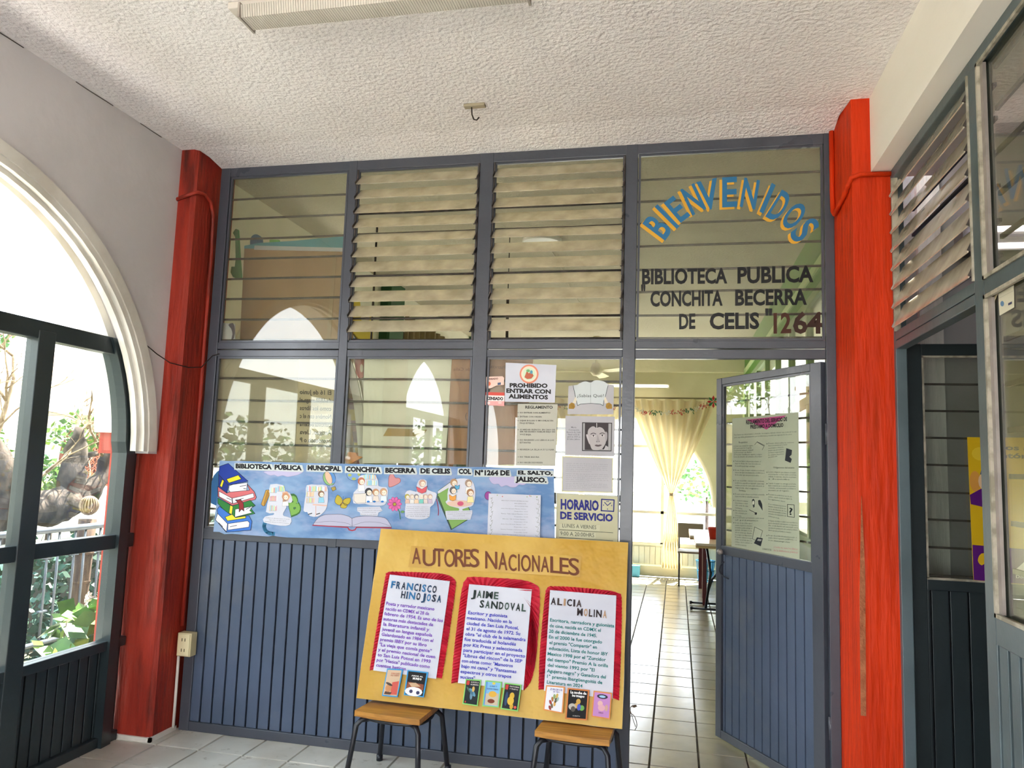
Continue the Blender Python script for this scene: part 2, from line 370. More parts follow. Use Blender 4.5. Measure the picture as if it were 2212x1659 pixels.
tiles(FL, -2.88, 16, -8.97, 36, 0.25, M_TILE, 0.0, skip=lambda c: c[1] < -1.75 or c[0] > -0.1 or c[1] > 0.0 or c[0] > 0.95)
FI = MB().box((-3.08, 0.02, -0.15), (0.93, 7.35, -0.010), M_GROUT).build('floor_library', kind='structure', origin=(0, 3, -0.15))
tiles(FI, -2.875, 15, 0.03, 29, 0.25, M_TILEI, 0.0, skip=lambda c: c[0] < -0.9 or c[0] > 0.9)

# ---- left wall with arched openings, orange piers
BAYS = [(-1.60, 1.33, 1.27), (1.50, 1.27, 1.25), (4.60, 1.27, 1.25), (-4.70, 1.33, 1.27), (-7.8, 1.33, 1.27)]
XI, XO = -2.785, -3.08
def arc(b, k=28, f=1.0):
    yc, ry, rz = b
    return [(yc+ry*f*math.cos(math.pi*i/k), 1.5+rz*f*math.sin(math.pi*i/k)) for i in range(k+1)]
def arch_wall(name, bays, y0, y1, mi):
    mb = MB(); ys = sorted(bays, key=lambda b: -b[0]); edges = [y1]+[(a[0]+b[0])/2 for a, b in zip(ys[:-1], ys[1:])]+[y0]
    for b, ya, yb in zip(ys, edges[:-1], edges[1:]):
        A = arc(b); up = [(XI, y, z) for y, z in A]; n = len(up)
        pts = [(XI, ya, 1.5)]+up[:]+[(XI, yb, 1.5), (XI, yb, HC), (XI, ya, HC)]
        # quads between arc and top edge keep the mesh clean
        top = [(XI, ya+(yb-ya)*i/(n-1), HC) for i in range(n)]
        V = []; F = []
        for x in (XI, XO):
            V += [(x, p[1], p[2]) for p in up]+[(x, p[1], p[2]) for p in top]
        for s_ in (0, 1):
            o = s_*2*n
            for i in range(n-1): F.append((o+i, o+i+1, o+n+i+1, o+n+i))
        for i in range(n-1): F.append((i, i+1, 2*n+i+1, 2*n+i))
        F += [(0, n, 3*n, 2*n), (n-1, 2*n-1, 4*n-1, 3*n-1)]
        b0 = len(mb.v); mb.add(V, F, mi)
        for (ye, yo) in ((ya, up[0][1]), (yb, up[-1][1])):
            mb.add([(XI, ye, 1.5), (XI, yo, 1.5), (XO, yo, 1.5), (XO, ye, 1.5)], [(0, 1, 2, 3)], mi)
            mb.add([(XI, ye, 1.5), (XI, yo, 1.5), (XI, ye, HC)], [(0, 1, 2)], mi)
    return mb.build(name, kind='structure')
WL = arch_wall('wall_left', [b for b in BAYS if b[0] < 0], -9.0, 0.03, M_WALL)
WLL = arch_wall('wall_left_library', [b for b in BAYS if b[0] > 0], 0.03, 7.35, M_CREAML)
# stepped white mouldings on the arch edge and the white soffit
def arch_bands(parent, b):
    for nm, x0, x1, f0, f1 in (('arch_molding', XI-0.10, XI+0.018, 0.985, 1.03), ('arch_molding', XI-0.06, XI+0.010, 0.962, 0.985), ('arch_molding', XI-0.055, XI-0.02, 0.945, 0.962), ('arch_soffit', XO-0.01, XI-0.13, 0.965, 1.0)):
        mb = MB(); A = arc(b, 36, f0); B = arc(b, 36, f1); V = []; F = []
        z0 = 0.012 if nm == 'arch_molding' else 0.11
        A = [(A[0][0], 1.5+z0)]+A[1:-1]+[(A[-1][0], 1.5+z0)]; B = [(B[0][0], 1.5+z0)]+B[1:-1]+[(B[-1][0], 1.5+z0)]
        n = len(A)
        for x in (x1, x0):
            for P in (A, B): V += [(x, y, z) for y, z in P]
        for i in range(n-1):
            F += [(i, i+1, n+i+1, n+i), (2*n+i, 3*n+i, 3*n+i+1, 2*n+i+1), (i, 2*n+i, 2*n+i+1, i+1), (n+i, n+i+1, 3*n+i+1, 3*n+i)]
        F += [(0, n, 3*n, 2*n), (n-1, 3*n-1, 4*n-1, 2*n-1)]
        mb.add(V, F, M_TRIMW, True); o = mb.build(nm, parent)
        e = o.modifiers.new('edge', 'EDGE_SPLIT'); e.split_angle = 0.6
MB().box((XO-0.004, -0.285, 1.495), (XI-0.115, -0.19, 1.615), M_ORG).build('corbel', WL)
arch_bands(WL, BAYS[0]); arch_bands(WLL, BAYS[1]); arch_bands(WLL, BAYS[2])
def pier(name, y0, y1, m, proud=0.10, top=HC):
    mb = MB(); c = 0.02
    # upper pilaster with chamfered near corner
    x = XI+proud
    pts = [(XO, y0), (x-c, y0), (x, y0+c), (x, y1-c), (x-c, y1), (XO, y1)]
    mb.prism([(a, b, 0) for a, b in pts], (0, 0, 1.5), m)
    pts = [(XI-0.02, y0), (x-c, y0), (x, y0+c), (x, y1-c), (x-c, y1), (XI-0.02, y1)]
    mb.prism([(a, b, 1.5) for a, b in pts], (0, 0, top-1.5), m)
    return mb.build(name, kind='structure')
P1 = pier('column_orange', -0.20, 0.20, M_ORG)
for b0, b1 in ((-3.35, -2.95), (-6.45, -6.05)): pier('column_orange', b0, b1, M_ORG)
pier('column_green', 2.80, 3.20, M_GREEND); pier('column_green', 5.95, 6.25, M_GREEND)
# worn white base strip round the near pier
mb = MB(); mb.box((-2.97, -0.212, 0), (-2.672, -0.198, 0.022), M_TRIMW); mb.box((-2.688, -0.212, 0), (-2.672, 0.0, 0.022), M_TRIMW)
mb.build('baseboard_left', kind='structure')

# ---- right side: beam, pilaster, walls
MB().box((0.85, -9.0, 2.88), (1.15, -0.20, HC), M_BEAM).build('beam_right', kind='structure')
mb = MB()
pts = [(0.745, 0.06), (0.745, -0.05), (0.770, -0.27), (0.935, -0.27), (0.935, 0.20), (0.745, 0.20)]
mb.prism([(a, b, 0) for a, b in pts], (0, 0, HC), M_ORGR); PR = mb.build('column_orange', kind='structure')
mb = MB(); mb.prism([(0.769, -0.276, 0.5), (0.79, -0.274, 0.5), (0.796, -0.274, 1.1), (0.786, -0.276, 1.42), (0.772, -0.276, 1.0)], (0, 0.006, 0), mat('patched_mortar', '#b4704c', '#a05c3c', 18, 0.9, bump=0.5, bscale=50)); mb.build('mortar_patch', PR)
for x in (0.812, 0.850, 0.893):
    MB().box((x, -0.2715, 0.05), (x+0.0025, -0.268, 2.84), M_ORGR).build('board_mark', PR)
# library right side: glazed partition with green posts
mb = MB(); mb.box((0.93, 0.20, 2.80), (1.15, 7.35, HC), M_GREEN); WR = mb.build('beam_green', kind='structure')
MB().box((0.915, 0.3, 2.90), (0.932, 7.2, 2.96), flat('#b9cf9c')).build('cable_channel', WR)
MB().box((0.95, 0.20, 0), (1.00, 7.35, 1.0), M_GREEND).build('wall_right_library', kind='structure', label='dark green lower wall of the library, right side')
wi = 1
gw = empty('window_9', (0.95, 3.5, 1.0), kind='structure')
for y in (0.25, 1.15, 2.05, 2.95, 3.85, 4.75, 5.65, 6.55, 7.3):
    MB().box((0.935, y-0.035, 1.0), (0.985, y+0.035, 2.80), flat('#9db483')).build('post', gw)
for z in (1.02, 2.05, 2.77): MB().box((0.93, 0.2, z-0.03), (0.99, 7.35, z+0.03), flat('#93a882')).build('rail', gw)
for y in (0.7, 1.6, 2.5, 3.4, 4.3, 5.2, 6.1, 6.9):
    MB().box((0.958, y-0.42, 1.05), (0.962, y+0.42, 2.02), M_GLASS).build('pane', gw)
    MB().box((0.958, y-0.42, 2.08), (0.962, y+0.42, 2.74), M_GLASS).build('pane', gw)

# library back wall with an arched window
mb = MB(); k = 28; yb = 7.35; xc, rr = -0.80, 1.34
A = [(xc+rr*math.cos(math.pi*i/k), 1.0+rr*math.sin(math.pi*i/k)*0.98) for i in range(k+1)]
top = [(0.95+(-2.785-0.95)*i/k, HC) for i in range(k+1)]
for y, s_ in ((yb, 1), (yb+0.2, -1)):
    V = [(x, y, z) for x, z in A]+[(x, y, z) for x, z in top]; mb.add(V, [(i, i+1, k+1+i+1, k+1+i) for i in range(k)], M_CREAM)
V = [(x, yb, z) for x, z in A]+[(x, yb+0.2, z) for x, z in A]; mb.add(V, [(i, i+1, k+2+i, k+1+i) for i in range(k)], M_CREAM)
for xa, xb_ in ((0.54, 0.95), (-2.785, -2.14)):
    mb.box((xa, yb, 0), (xb_, yb+0.2, 1.0), M_CREAM)
    mb.add([(xa, yb, 1.0), (xb_, yb, 1.0), (xa if xa < 0 else xb_, yb, HC)], [(0, 1, 2)], M_CREAM)
WB = mb.build('wall_back', kind='structure')
MB().box((-2.78, 7.22, 2.93), (0.93, 7.35, HC), M_CREAM).build('beam_back', kind='structure')
M_WF = flat('#e8e4d4', 0.5)
w8 = empty('window_8', (-0.8, 7.4, 0.42), kind='structure')
for z in (0.45, 0.90, 1.85): 
    hw = rr if z < 1 else rr*math.sqrt(1-((z-1)/(rr*0.98))**2)
    MB().box((xc-hw, 7.38, z-0.02), (xc+hw, 7.42, z+0.02), M_WF).build('rail', w8)
for x in (-1.4, -0.2): MB().box((x-0.022, 7.38, 0.45), (x+0.022, 7.42, 1.0+0.98*math.sqrt(rr*rr-(x-xc)**2)), M_WF).build('post', w8)
mb = MB(); mb.tube([(xc+(rr-0.02)*math.cos(math.pi*i/24), 7.40, 1.0+(rr-0.02)*0.98*math.sin(math.pi*i/24)) for i in range(25)], 0.028, M_WF, 6); mb.build('arch_frame', w8)
MB().box((xc-rr, 7.38, 0.12), (xc+rr, 7.44, 0.43), flat('#d9d8c4')).build('lower_panel', w8)
MB().box((-2.7, 7.33, 0), (0.93, 7.36, 0.14), M_CREAM).build('baseboard_back', kind='structure')
pl = MB().box((-0.035, 7.365, 0.16), (0.035, 7.38, 0.41), flat('#dcdbc8')).build('plank', w8, origin=(0, 7.365, 0.16))
pl.location = Vector((xc-rr+0.05, 7.365, 0.16))-wloc(w8)
for i in range(1, 35): inst(pl, 'plank', w8, (xc-rr+0.05+i*0.0765, 7.365, 0.16))

# open rear end and right wall of the hallway, behind the camera
MB().box((-2.95, -9.1, 2.35), (0.93, -9.0, HC), M_WALL).build('light_block_rear', kind='structure')  # added out of view to cut sky light on upright faces
MB().box((-12, -22, -0.25), (14, -9.0, -0.02), mat('courtyard_paving', '#cfc6b6', '#c2b8a8', 2, 0.9)).build('courtyard_floor', kind='structure')
MB().box((0.93, -9.0, 0), (1.05, -3.55, 2.88), M_WALL).build('wall_right', kind='structure')
# room on the right
M_GW = mat('grey_plaster', '#9c9ea0', '#90928f', 2, 0.9, bump=0.1)
mb = MB(); mb.box((0.99, 0.20, 0), (4.6, 0.30, HC), M_GW); mb.build('wall_office', kind='structure')
MB().box((1.165, 0.165, 0), (1.27, 0.21, HC), mat('white_pilaster', '#d8dcd8', '#c4c8c4', 6, 0.5, bump=0.3, stretch=(4, 4, 0.4))).build('trim_2', kind='structure', label='narrow white pilaster strip on grey wall')
MB().box((4.5, -5.2, 0), (4.6, 0.42, HC), M_GW).build('wall_office_side', kind='structure')
MB().box((1.15, -5.2, HC), (4.6, 0.52, HC+0.1), M_CEIL).build('ceiling_office', kind='structure')
MB().box((1.0, -5.2, -0.1), (4.6, 0.42, -0.01), M_GROUT).build('floor_office', kind='structure')
MB().box((1.05, -5.3, 0), (4.6, -5.2, HC), M_GW).build('wall_office_rear', kind='structure')
mb = MB(); mb.box((1.15, 0.52, HC), (4.0, 7.5, HC+0.1), M_CEIL); mb.build('ceiling_side_room', kind='structure')
MB().box((3.0, 0.52, 0), (3.1, 7.5, HC), M_CREAM).build('wall_side_room', kind='structure')
MB().box((1.0, 0.52, -0.1), (3.0, 7.5, -0.01), M_GROUT).build('floor_side_room', kind='structure')

# ------------------------------------------------------------------ partition (grey steel, library front)
PT = empty('wall_front', (-0.95, 0.02, 0), kind='structure')
Y0, Y1 = 0.0, 0.045
ZT, G, R1, RM, R2, PT1 = 3.202, 3.134, 2.162, 2.112, 2.063, 1.105
def member(a, b, name='rail', m=M_GREY, par=PT, bev=0.003): return MB().box(a, b, m).build(name, par, bevel=bev)
member((-2.66, Y0, 0), (-2.60, Y1, ZT), 'post'); member((0.700, Y0, 0), (0.745, Y1, ZT), 'post')
for x0, x1 in ((-1.842, -1.792), (-1.068, -0.992), (-0.276, -0.213)): member((x0, Y0, 0 if x0 > -0.3 else 1.03), (x1, Y1, ZT), 'post')
member((-2.60, Y0+.002, G+0.012), (0.70, Y1, ZT), 'rail')
for x0, x1 in ((-2.60, -1.842), (-1.792, -1.068), (-0.992, -0.276), (-0.213, 0.70)):
    member((x0, Y0+.003, RM+0.0025), (x1, Y1, R1-0.008), 'rail'); member((x0, Y0+.003, R2+0.008 if x0 < -0.25 else R2), (x1, Y1, RM-0.0025), 'rail')
for x0, x1 in ((-2.60, -1.842), (-1.792, -1.068), (-0.992, -0.276)):
    member((x0, Y0+.002, 1.035), (x1, Y1, PT1-0.01), 'rail')
member((-2.60, Y0+.002, 0.0), (-0.276, Y1, 0.05), 'rail')
# inner beads round each light
def beads(x0, x1, z0, z1, par=PT, t=0.011, m=M_GREY):
    mb = MB(); ya, yb_ = Y0+0.008, Y0+0.022
    mb.box((x0, ya, z0), (x0+t, yb_, z1), m); mb.box((x1-t, ya, z0), (x1, yb_, z1), m); mb.box((x0+t, ya, z0), (x1-t, yb_, z0+t), m); mb.box((x0+t, ya, z1-t), (x1-t, yb_, z1), m)
    return mb.build('bead', par)
UP = [(-2.60, -1.842), (-1.792, -1.068), (-0.992, -0.276), (-0.213, 0.70)]
# planks of the lower panel
MB().box((-2.60, 0.03, 0.05), (-0.276, 0.04, 1.035), M_BLACK).build('backing', PT)
SP = 0.0695
pk = MB().box((-SP/2+0.005, 0.012, 0.050), (SP/2-0.005, 0.028, 1.036), M_GREYP).build('plank', PT, origin=(0, 0.012, 0.05), bevel=0.0025)
pk.location = Vector((-2.549-SP/2+0.006, 0.012, 0.05))-wloc(PT)
for i in range(1, 34): inst(pk, 'plank', PT, (-2.549-SP/2+0.006+i*SP, 0.012, 0.05))
# windows: glass, rods, louvre slats
def rods(par, x0, x1, zs):
    for z in zs:
        mb = MB(); zz = z+random.uniform(-.002, .002)
        mb.tube([(x0, 0.034, zz), ((x0+x1)/2, 0.034, zz+random.uniform(-.003, .003)), (x1, 0.034, zz)], 0.0062, M_BAR, 6); mb.build('rod', par)
ZU = [3.017-0.1207*k for k in range(8)]; ZU = [z for z in ZU if z > 2.17]
ZL = [1.948-0.1242*k for k in range(7)]
WN = []
for i, (x0, x1) in enumerate(UP):
    o = empty('window_%d' % (i+1), ((x0+x1)/2, 0.02, 2.162), kind='structure'); WN.append(o)
    beads(x0+0.004, x1-0.004, R1-0.008, G+0.012, o)
    rods(o, x0, x1, ZU)
for i in (0, 3):
    x0, x1 = UP[i]; MB().box((x0+.01, 0.016, R1), (x1-.01, 0.020, G+.005), M_GLASS).build('pane', WN[i])
LO = UP[:3]
for i, (x0, x1) in enumerate(LO):
    o = empty('window_%d' % (i+5), ((x0+x1)/2, 0.02, 1.1), kind='structure'); WN.append(o)
    beads(x0+0.004, x1-0.004, PT1-0.01, R2+0.008, o)
    rods(o, x0, x1, ZL)
    MB().box((x0+.01, 0.016, PT1), (x1-.01, 0.020, R2), M_GLASS).build('pane', o)
# louvre slats
def louvres(par, x0, x1, n, ztop, sp, th=math.radians(47), wd=0.10):
    cs, sn = math.cos(th), math.sin(th)
    src = None; cl = None
    for k in range(n):
        z = ztop-k*sp
        if src is None:
            mb = MB(); Mx = Matrix.Translation((0, 0.005, 0)) @ Matrix.Rotation(th, 4, 'X')
            hw = (x1-x0)/2-0.012
            mb.box((-hw, -wd/2, -0.0022), (hw, wd/2, 0.0022), M_LOUV, Mx); src = mb.build('slat', par, origin=(0, 0, 0))
            mb = MB()
            mb.box((-0.009, -wd/2-0.004, -0.005), (0.006, wd/2, -0.001), M_BAR, Mx); mb.box((-0.009, -wd/2, 0.001), (-0.006, wd/2-0.03, 0.012), M_BAR, Mx)
            mb.box((-0.009, -0.016, -0.02), (-0.005, 0.016, 0.002), M_BAR, Mx)
            cl = mb.build('clip', par, origin=(0, 0, 0))
            src.location = Vector(((x0+x1)/2, 0, z))-wloc(par); cl.location = Vector((x0+0.014, 0, z))-wloc(par)
        else:
            inst(src, 'slat', par, ((x0+x1)/2, 0, z)); inst(cl, 'clip', par, (x0+0.014, 0, z))
        c2 = inst(cl, 'clip', par, (x1-0.012, 0, z)); c2.rotation_euler = (0, 0, 0); c2.scale = (-1, 1, 1)
louvres(WN[1], UP[1][0], UP[1][1], 11, 3.085, 0.0843); louvres(WN[2], UP[2][0], UP[2][1], 11, 3.085, 0.0843)
for k in (1, 2):
    for x in (UP[k][0]+0.006, UP[k][1]-0.006): MB().box((x-0.004, 0.0, R1), (x+0.004, 0.03, G+0.01), M_BAR).build('louvre_rail', WN[k])

# painted lettering on the glass of the last upper window
GS = Surf((0, 0.0155, 0), (0, -1, 0))
def arc_letters(mb, col, dx, dy, off):
    W = [('B', 1435, 519, 1451.4, 497, 54, -120, -90), ('I', 1460.4, 493.4, 1466, 488, 59, -1, -1), ('E', 1469.4, 480.7, 1489, 465.5, 50, -90, -105), ('N', 1495, 464, 1523, 450.5, 54, -65, -135), ('V', 1513, 455, 1554, 446, 56, -22, -150), ('E', 1560, 446.4, 1590, 444.8, 57, 0, -1), ('N', 1598, 444.6, 1629, 450.5, 56, 25, -150), ('I', 1641, 455, 1649, 459.5, 59, 65, -150), ('D', 1654, 466, 1677, 479, 60, 90, -145), ('O', 1684, 478, 1708, 498.3, 54, 90, -110), ('S', 1705, 504, 1720, 525, 58, 110, -80)]
    for ch, x0, y0, x1, y1, h, ux, uy in W:
        L = math.hypot(ux, uy); u = (ux/L, uy/L)
        text(GS, mb, ch, (x0+dx, y0+dy), (x1+dx+(x1-x0)*0.08, y1+dy+(y1-y0)*0.08), h*1.10, col, 0.022, off, 4, up=u)
mb = MB(); arc_letters(mb, '#d8a238', -6, 5, 0.0004); mb.build('lettering', WN[3], label='yellow shadow of the arched painted greeting', fixn=False)
mb = MB(); arc_letters(mb, '#2f6f9c', 0, 0, 0.0012); mb.build('lettering', WN[3], label='blue arched lettering BIENVENIDOS', fixn=False)
mb = MB(); K = flat('#0a0a0e', 0.4)
for t_, a, b, h in (('BIBLIOTECA', (1387, 613), (1571, 611), 30), ('PUBLICA', (1593, 611), (1757, 608), 32), ('"', (1385, 648), (1394, 648), 30), ('CONCHITA', (1405, 661), (1561, 659), 30), ('BECERRA', (1588, 659), (1743, 657), 31), ('DE', (1467, 710), (1502, 709), 30), ('CELIS', (1533, 710), (1640, 709), 32), ('"', (1653, 702), (1668, 702), 32)):
    text(GS, mb, t_, a, b, h*1.04, K, 0.034, 0.0010, 3)
mb.build('lettering', WN[3], label='black painted lettering of the library name', fixn=False)
mb = MB(); text(GS, mb, '12', (1671, 719), (1709, 718), 42, '#4a2c22', 0.03); text(GS, mb, '64', (1713, 719), (1777, 719), 44, '#3a2620', 0.03)
mb.build('lettering', WN[3], label='dark brown painted number 1264', fixn=False)

# ------------------------------------------------------------------ open door leaf
H0 = Vector((0.690, 0.02, 0)); FE = Vector((0.224, 0.778, 0)); DT = (FE-H0).normalized(); DN = Vector((-DT.y, DT.x, 0)) if (-DT.y*(CAM.x-H0.x)+DT.x*(CAM.y-H0.y)) > 0 else Vector((DT.y, -DT.x, 0))
DS = Surf(H0, DN); DW = 0.887
DR = empty('door_1', H0, kind='structure', label='open grey steel door leaf with glazed top and planked bottom')
def dbox(s0, s1, z0, z1, d0, d1, m, name, bev=0.0):
    """box in door coordinates: s along the leaf, d depth behind its front face"""
    mb = MB(); vs = [H0+DT*s+Vector((0, 0, z))-DN*d for s, d, z in ((s0, d0, z0), (s1, d0, z0), (s1, d1, z0), (s0, d1, z0), (s0, d0, z1), (s1, d0, z1), (s1, d1, z1), (s0, d1, z1))]
    mb.add(vs, [(3, 2, 1, 0), (4, 5, 6, 7), (0, 1, 5, 4), (1, 2, 6, 5), (2, 3, 7, 6), (3, 0, 4, 7)], m)
    return mb.build(name, DR, bevel=bev)
dbox(0.02, 0.095, 0.02, 2.055, 0, 0.035, M_GREY, 'stile', 0.003); dbox(0.835, DW, 0.02, 2.055, 0, 0.035, M_GREY, 'stile', 0.003)
dbox(0.095, 0.835, 2.015, 2.055, 0.001, 0.034, M_GREY, 'rail', 0.003); dbox(0.095, 0.835, 1.035, 1.085, 0.001, 0.034, M_GREY, 'rail', 0.003); dbox(0.095, 0.835, 0.02, 0.065, 0.001, 0.034, M_GREY, 'rail', 0.003)
dbox(0.095, 0.107, 1.085, 2.015, 0.006, 0.018, M_GREY, 'bead'); dbox(0.823, 0.835, 1.085, 2.015, 0.006, 0.018, M_GREY, 'bead'); dbox(0.107, 0.823, 2.003, 2.015, 0.006, 0.018, M_GREY, 'bead')
dbox(0.10, 0.83, 1.085, 2.015, 0.016, 0.020, M_GLASS, 'pane')
dbox(0.095, 0.835, 0.065, 1.035, 0.026, 0.03, M_BLACK, 'backing')
es = [0.098]+[0.163+0.0645*i for i in range(11)]+[0.833]
for a, b in zip(es[:-1], es[1:]): dbox(a+0.004, b-0.004, 0.065, 1.036, 0.010, 0.024, M_GREYP, 'plank', 0.002)
for k in range(7): dbox(0.095, 0.835, 1.908-0.1235*k, 1.918-0.1235*k, 0.036, 0.046, M_BAR, 'rod')
for z in (0.35, 1.7):
    mb = MB(); mb.tube([(0.70, 0.01, z-0.05), (0.70, 0.01, z+0.05)], 0.009, M_GREY, 8); mb.build('hinge', DR)
mb = MB(); p = DS.at(1556, 1191, 0.004); mb.lathe([(0.0, 0), (0.016, 0), (0.016, 0.02), (0.008, 0.03), (0, 0.03)], (p.x, p.y-0.01, p.z), M_ALU2, 14, 'Y'); mb.build('lock', DR)
mb = MB(); pts = [DS.at(a, b, 0.02) for a, b in smooth([(1570, 1214), (1563, 1222), (1561, 1234), (1568, 1244), (1580, 1250)], 4, False)]; mb.tube(pts, 0.004, flat('#2a2e38'), 6); mb.build('pull_loop', DR)

# ------------------------------------------------------------------ arched window frame on the left wall
XF = -2.90
def arch_window(name, b, mullions, x=XF, m=M_DARKG, glaz=True):
    yc, ry, rz = b; hw = 1.385 if ry > 1.3 else 1.30
    o = empty(name, (x, yc, 0), kind='structure'); t = 0.05
    A = arc(b, 36, 0.975)
    zr = 2.05
    def yl(z, f=0.975): return ry*f*math.sqrt(max(0, 1-((z-1.5)/(rz*f))**2)) if z > 1.5 else hw-0.03
    # bottom solid panel
    MB().box((x-0.02, yc-hw, 0.0), (x-0.012, yc+hw, 0.50), M_BLACK).build('backing', o)
    n = int(2*hw/0.0643); src = None
    for i in range(n):
        y = yc+hw-0.06-i*0.0643
        if y < yc-hw+0.04: break
        if src is None:
            src = MB().box((x-0.012, y-0.0275, 0.05), (x+0.004, y+0.0275, 0.482), m).build('plank', o, bevel=0.002); zz = wloc(src)
        else: inst(src, 'plank', o, (zz.x, y, zz.z))
    for z0, z1, d in ((0.482, 0.530, 0.035), (1.0, 1.072, 0.03), (0.0, 0.05, 0.03)):
        MB().box((x-0.03, yc-hw, z0), (x+d, yc+hw, z1), m).build('rail', o, bevel=0.004)
    MB().box((x-0.03, yc-yl(zr), zr-0.04), (x+0.035, yc+yl(zr), zr+0.045), m).build('rail', o, bevel=0.004)
    for y in mullions: MB().box((x-0.032, y-0.048, 0), (x+0.040, y+0.048, zr), m).build('post', o, bevel=0.004)
    for s_ in (1, -1):
        MB().box((x-0.03, yc+s_*(hw-0.02)-0.022, 0), (x+0.0, yc+s_*(hw-0.02)+0.022, 1.5), m).build('jamb', o)  # dark filler strip in place of the shadow between frame and pier
        mb = MB(); P = [(yc+s_*(ry*0.965), 0.0), (yc+s_*(ry*0.965), 1.5)]
        for k_ in range(1, 11):
            z = 1.5+(zr+0.04-1.5)*k_/10; P.append((yc+s_*yl(z, 0.955), z))
        V = []; F = []
        for i, (y, z) in enumerate(P):
            for xx, yy in ((x+0.050, y-0.036*s_), (x+0.045, y+0.036*s_), (x-0.04, y+0.036*s_), (x-0.04, y-0.036*s_)): V.append((xx, yy, z))
            if i: F += [(4*i-4+j, 4*i-4+(j+1) % 4, 4*i+(j+1) % 4, 4*i+j) for j in range(4)]
        mb.add(V, F, m); mb.build('stile', o)
    if glaz:
        ys = [yc-hw+0.03]+sorted(mullions)+[yc+hw-0.03]
        for a, b_ in zip(ys[:-1], ys[1:]):
            for z0, z1 in ((0.53, 1.0), (1.072, zr-0.04)):
                pts = [(a, z0), (b_, z0)]+[(min(b_, yc+yl(z0+(z1-z0)*k_/6, 0.955)), z0+(z1-z0)*k_/6) for k_ in range(1, 7)]+[(max(a, yc-yl(z0+(z1-z0)*k_/6, 0.955)), z0+(z1-z0)*k_/6) for k_ in range(6, 0, -1)]
                mb = MB(); mb.prism([(x-0.002, p_[0], p_[1]) for p_ in pts], (0.004, 0, 0), M_GLASSC); mb.build('pane', o)
    return o
AW = arch_window('window_10', BAYS[0], (-0.92, -1.60, -2.28))
arch_window('window_11', BAYS[1], (0.85, 1.5, 2.15)); arch_window('window_12', BAYS[2], (4.0, 4.6, 5.2))
arch_window('window_13', BAYS[3], (-4.0, -4.7, -5.4), glaz=False)

# ------------------------------------------------------------------ right partition (grey green)
RP = empty('wall_right_partition', (0.93, -1.9, 0), kind='structure')
XR = 0.93
def rm(y0, y1, z0, z1, name, m=M_TEAL, x0=XR, x1=XR+0.045, bev=0.003, par=RP): return MB().box((x0, y0, z0), (x1, y1, z1), m).build(name, par, bevel=bev)
rm(-3.55, -0.27, 2.835, 2.88, 'rail'); rm(-1.275, -1.20, 0, 2.84, 'post'); rm(-2.5, -2.43, 0, 2.84, 'post'); rm(-0.30, -0.27, 0, 2.84, 'post'); rm(-3.55, -3.48, 0, 2.84, 'post')
rm(-1.20, -0.30, 2.062, 2.098, 'rail'); rm(-1.20, -0.30, 2.101, 2.14, 'rail'); rm(-3.48, -1.275, 2.075, 2.125, 'rail')
rm(-3.48, -1.275, 1.02, 1.10, 'rail'); rm(-3.48, -1.275, 0, 0.06, 'rail')
MB().box((XR+0.026, -3.48, 0.06), (XR+0.032, -1.275, 1.02), M_BLACK).build('backing', RP)
for z0, z1 in ((1.10, 2.075), (2.125, 2.835)):
    for y0_, y1_ in ((-2.43, -1.275), (-3.48, -2.5)):
        MB().box((XR+0.020, y0_, z0), (XR+0.024, y1_, z1), M_GLASS).build('pane', RP)
        for a in (((XR-0.004, y1_-0.012, z0), (XR+0.006, y1_, z1)), ((XR-0.004, y0_, z0), (XR+0.006, y1_, z0+0.012)), ((XR-0.004, y0_, z1-0.012), (XR+0.006, y1_, z1))):
            MB().box(a[0], a[1], M_ALU).build('bead', RP)
        MB().box((XR+0.006, y1_-0.035, z0+0.012), (XR+0.016, y1_-0.012, z1-0.012), M_ALU2).build('bead', RP)
    for k in range(int((z1-z0)/0.14)):
        MB().box((XR+0.05, -3.48, z0+0.13+0.14*k), (XR+0.06, -1.275, z0+0.145+0.14*k), M_BAR).build('rod', RP)
sr = MB().box((XR+0.004, -0.028, 0.06), (XR+0.022, 0.028, 1.03), M_TEAL).build('plank', RP, bevel=0.002); zz = wloc(sr)
for i in range(1, 30): inst(sr, 'plank', RP, (zz.x, -1.31-0.0745*i, zz.z))
sr.location = Vector((zz.x, -1.31, zz.z))-wloc(RP)
# louvres over the doorway: wide glass slats, outer edge low
src = None
for k in range(8):
    z = 2.795-0.0845*k
    mb = MB(); th = math.radians(65); Mx = Matrix.Translation((XR+0.01, -0.75, z)) @ Matrix.Rotation(-th, 4, 'Y')
    if src is None:
        mb.box((-0.055, -0.44, -0.002), (0.055, 0.44, 0.002), M_LOUV2, Mx); src = mb.build('slat', RP, origin=(XR, -0.75, z))
    else: inst(src, 'slat', RP, (XR, -0.75, z))
    mb = MB(); mb.box((-0.05, -0.446, -0.012), (0.02, -0.442, 0.006), M_BAR, Mx); mb.build('clip', RP)
    mb = MB(); mb.box((-0.05, 0.442, -0.012), (0.02, 0.446, 0.006), M_ALU2, Mx); mb.build('clip', RP)
rm(-1.204, -1.196, 2.14, 2.835, 'louvre_rail', M_ALU, XR-0.006, XR+0.02, 0); rm(-0.31, -0.302, 2.14, 2.835, 'louvre_rail', M_ALU, XR-0.006, XR+0.02, 0)
for k in range(6):
    MB().box((XR+0.075, -1.2, 2.22+0.115*k), (XR+0.087, -0.3, 2.232+0.115*k), mat('navy_rod', '#20203a', '#26263c', 9, 0.5) if k == 0 else bpy.data.materials['navy_rod']).build('rod', RP)
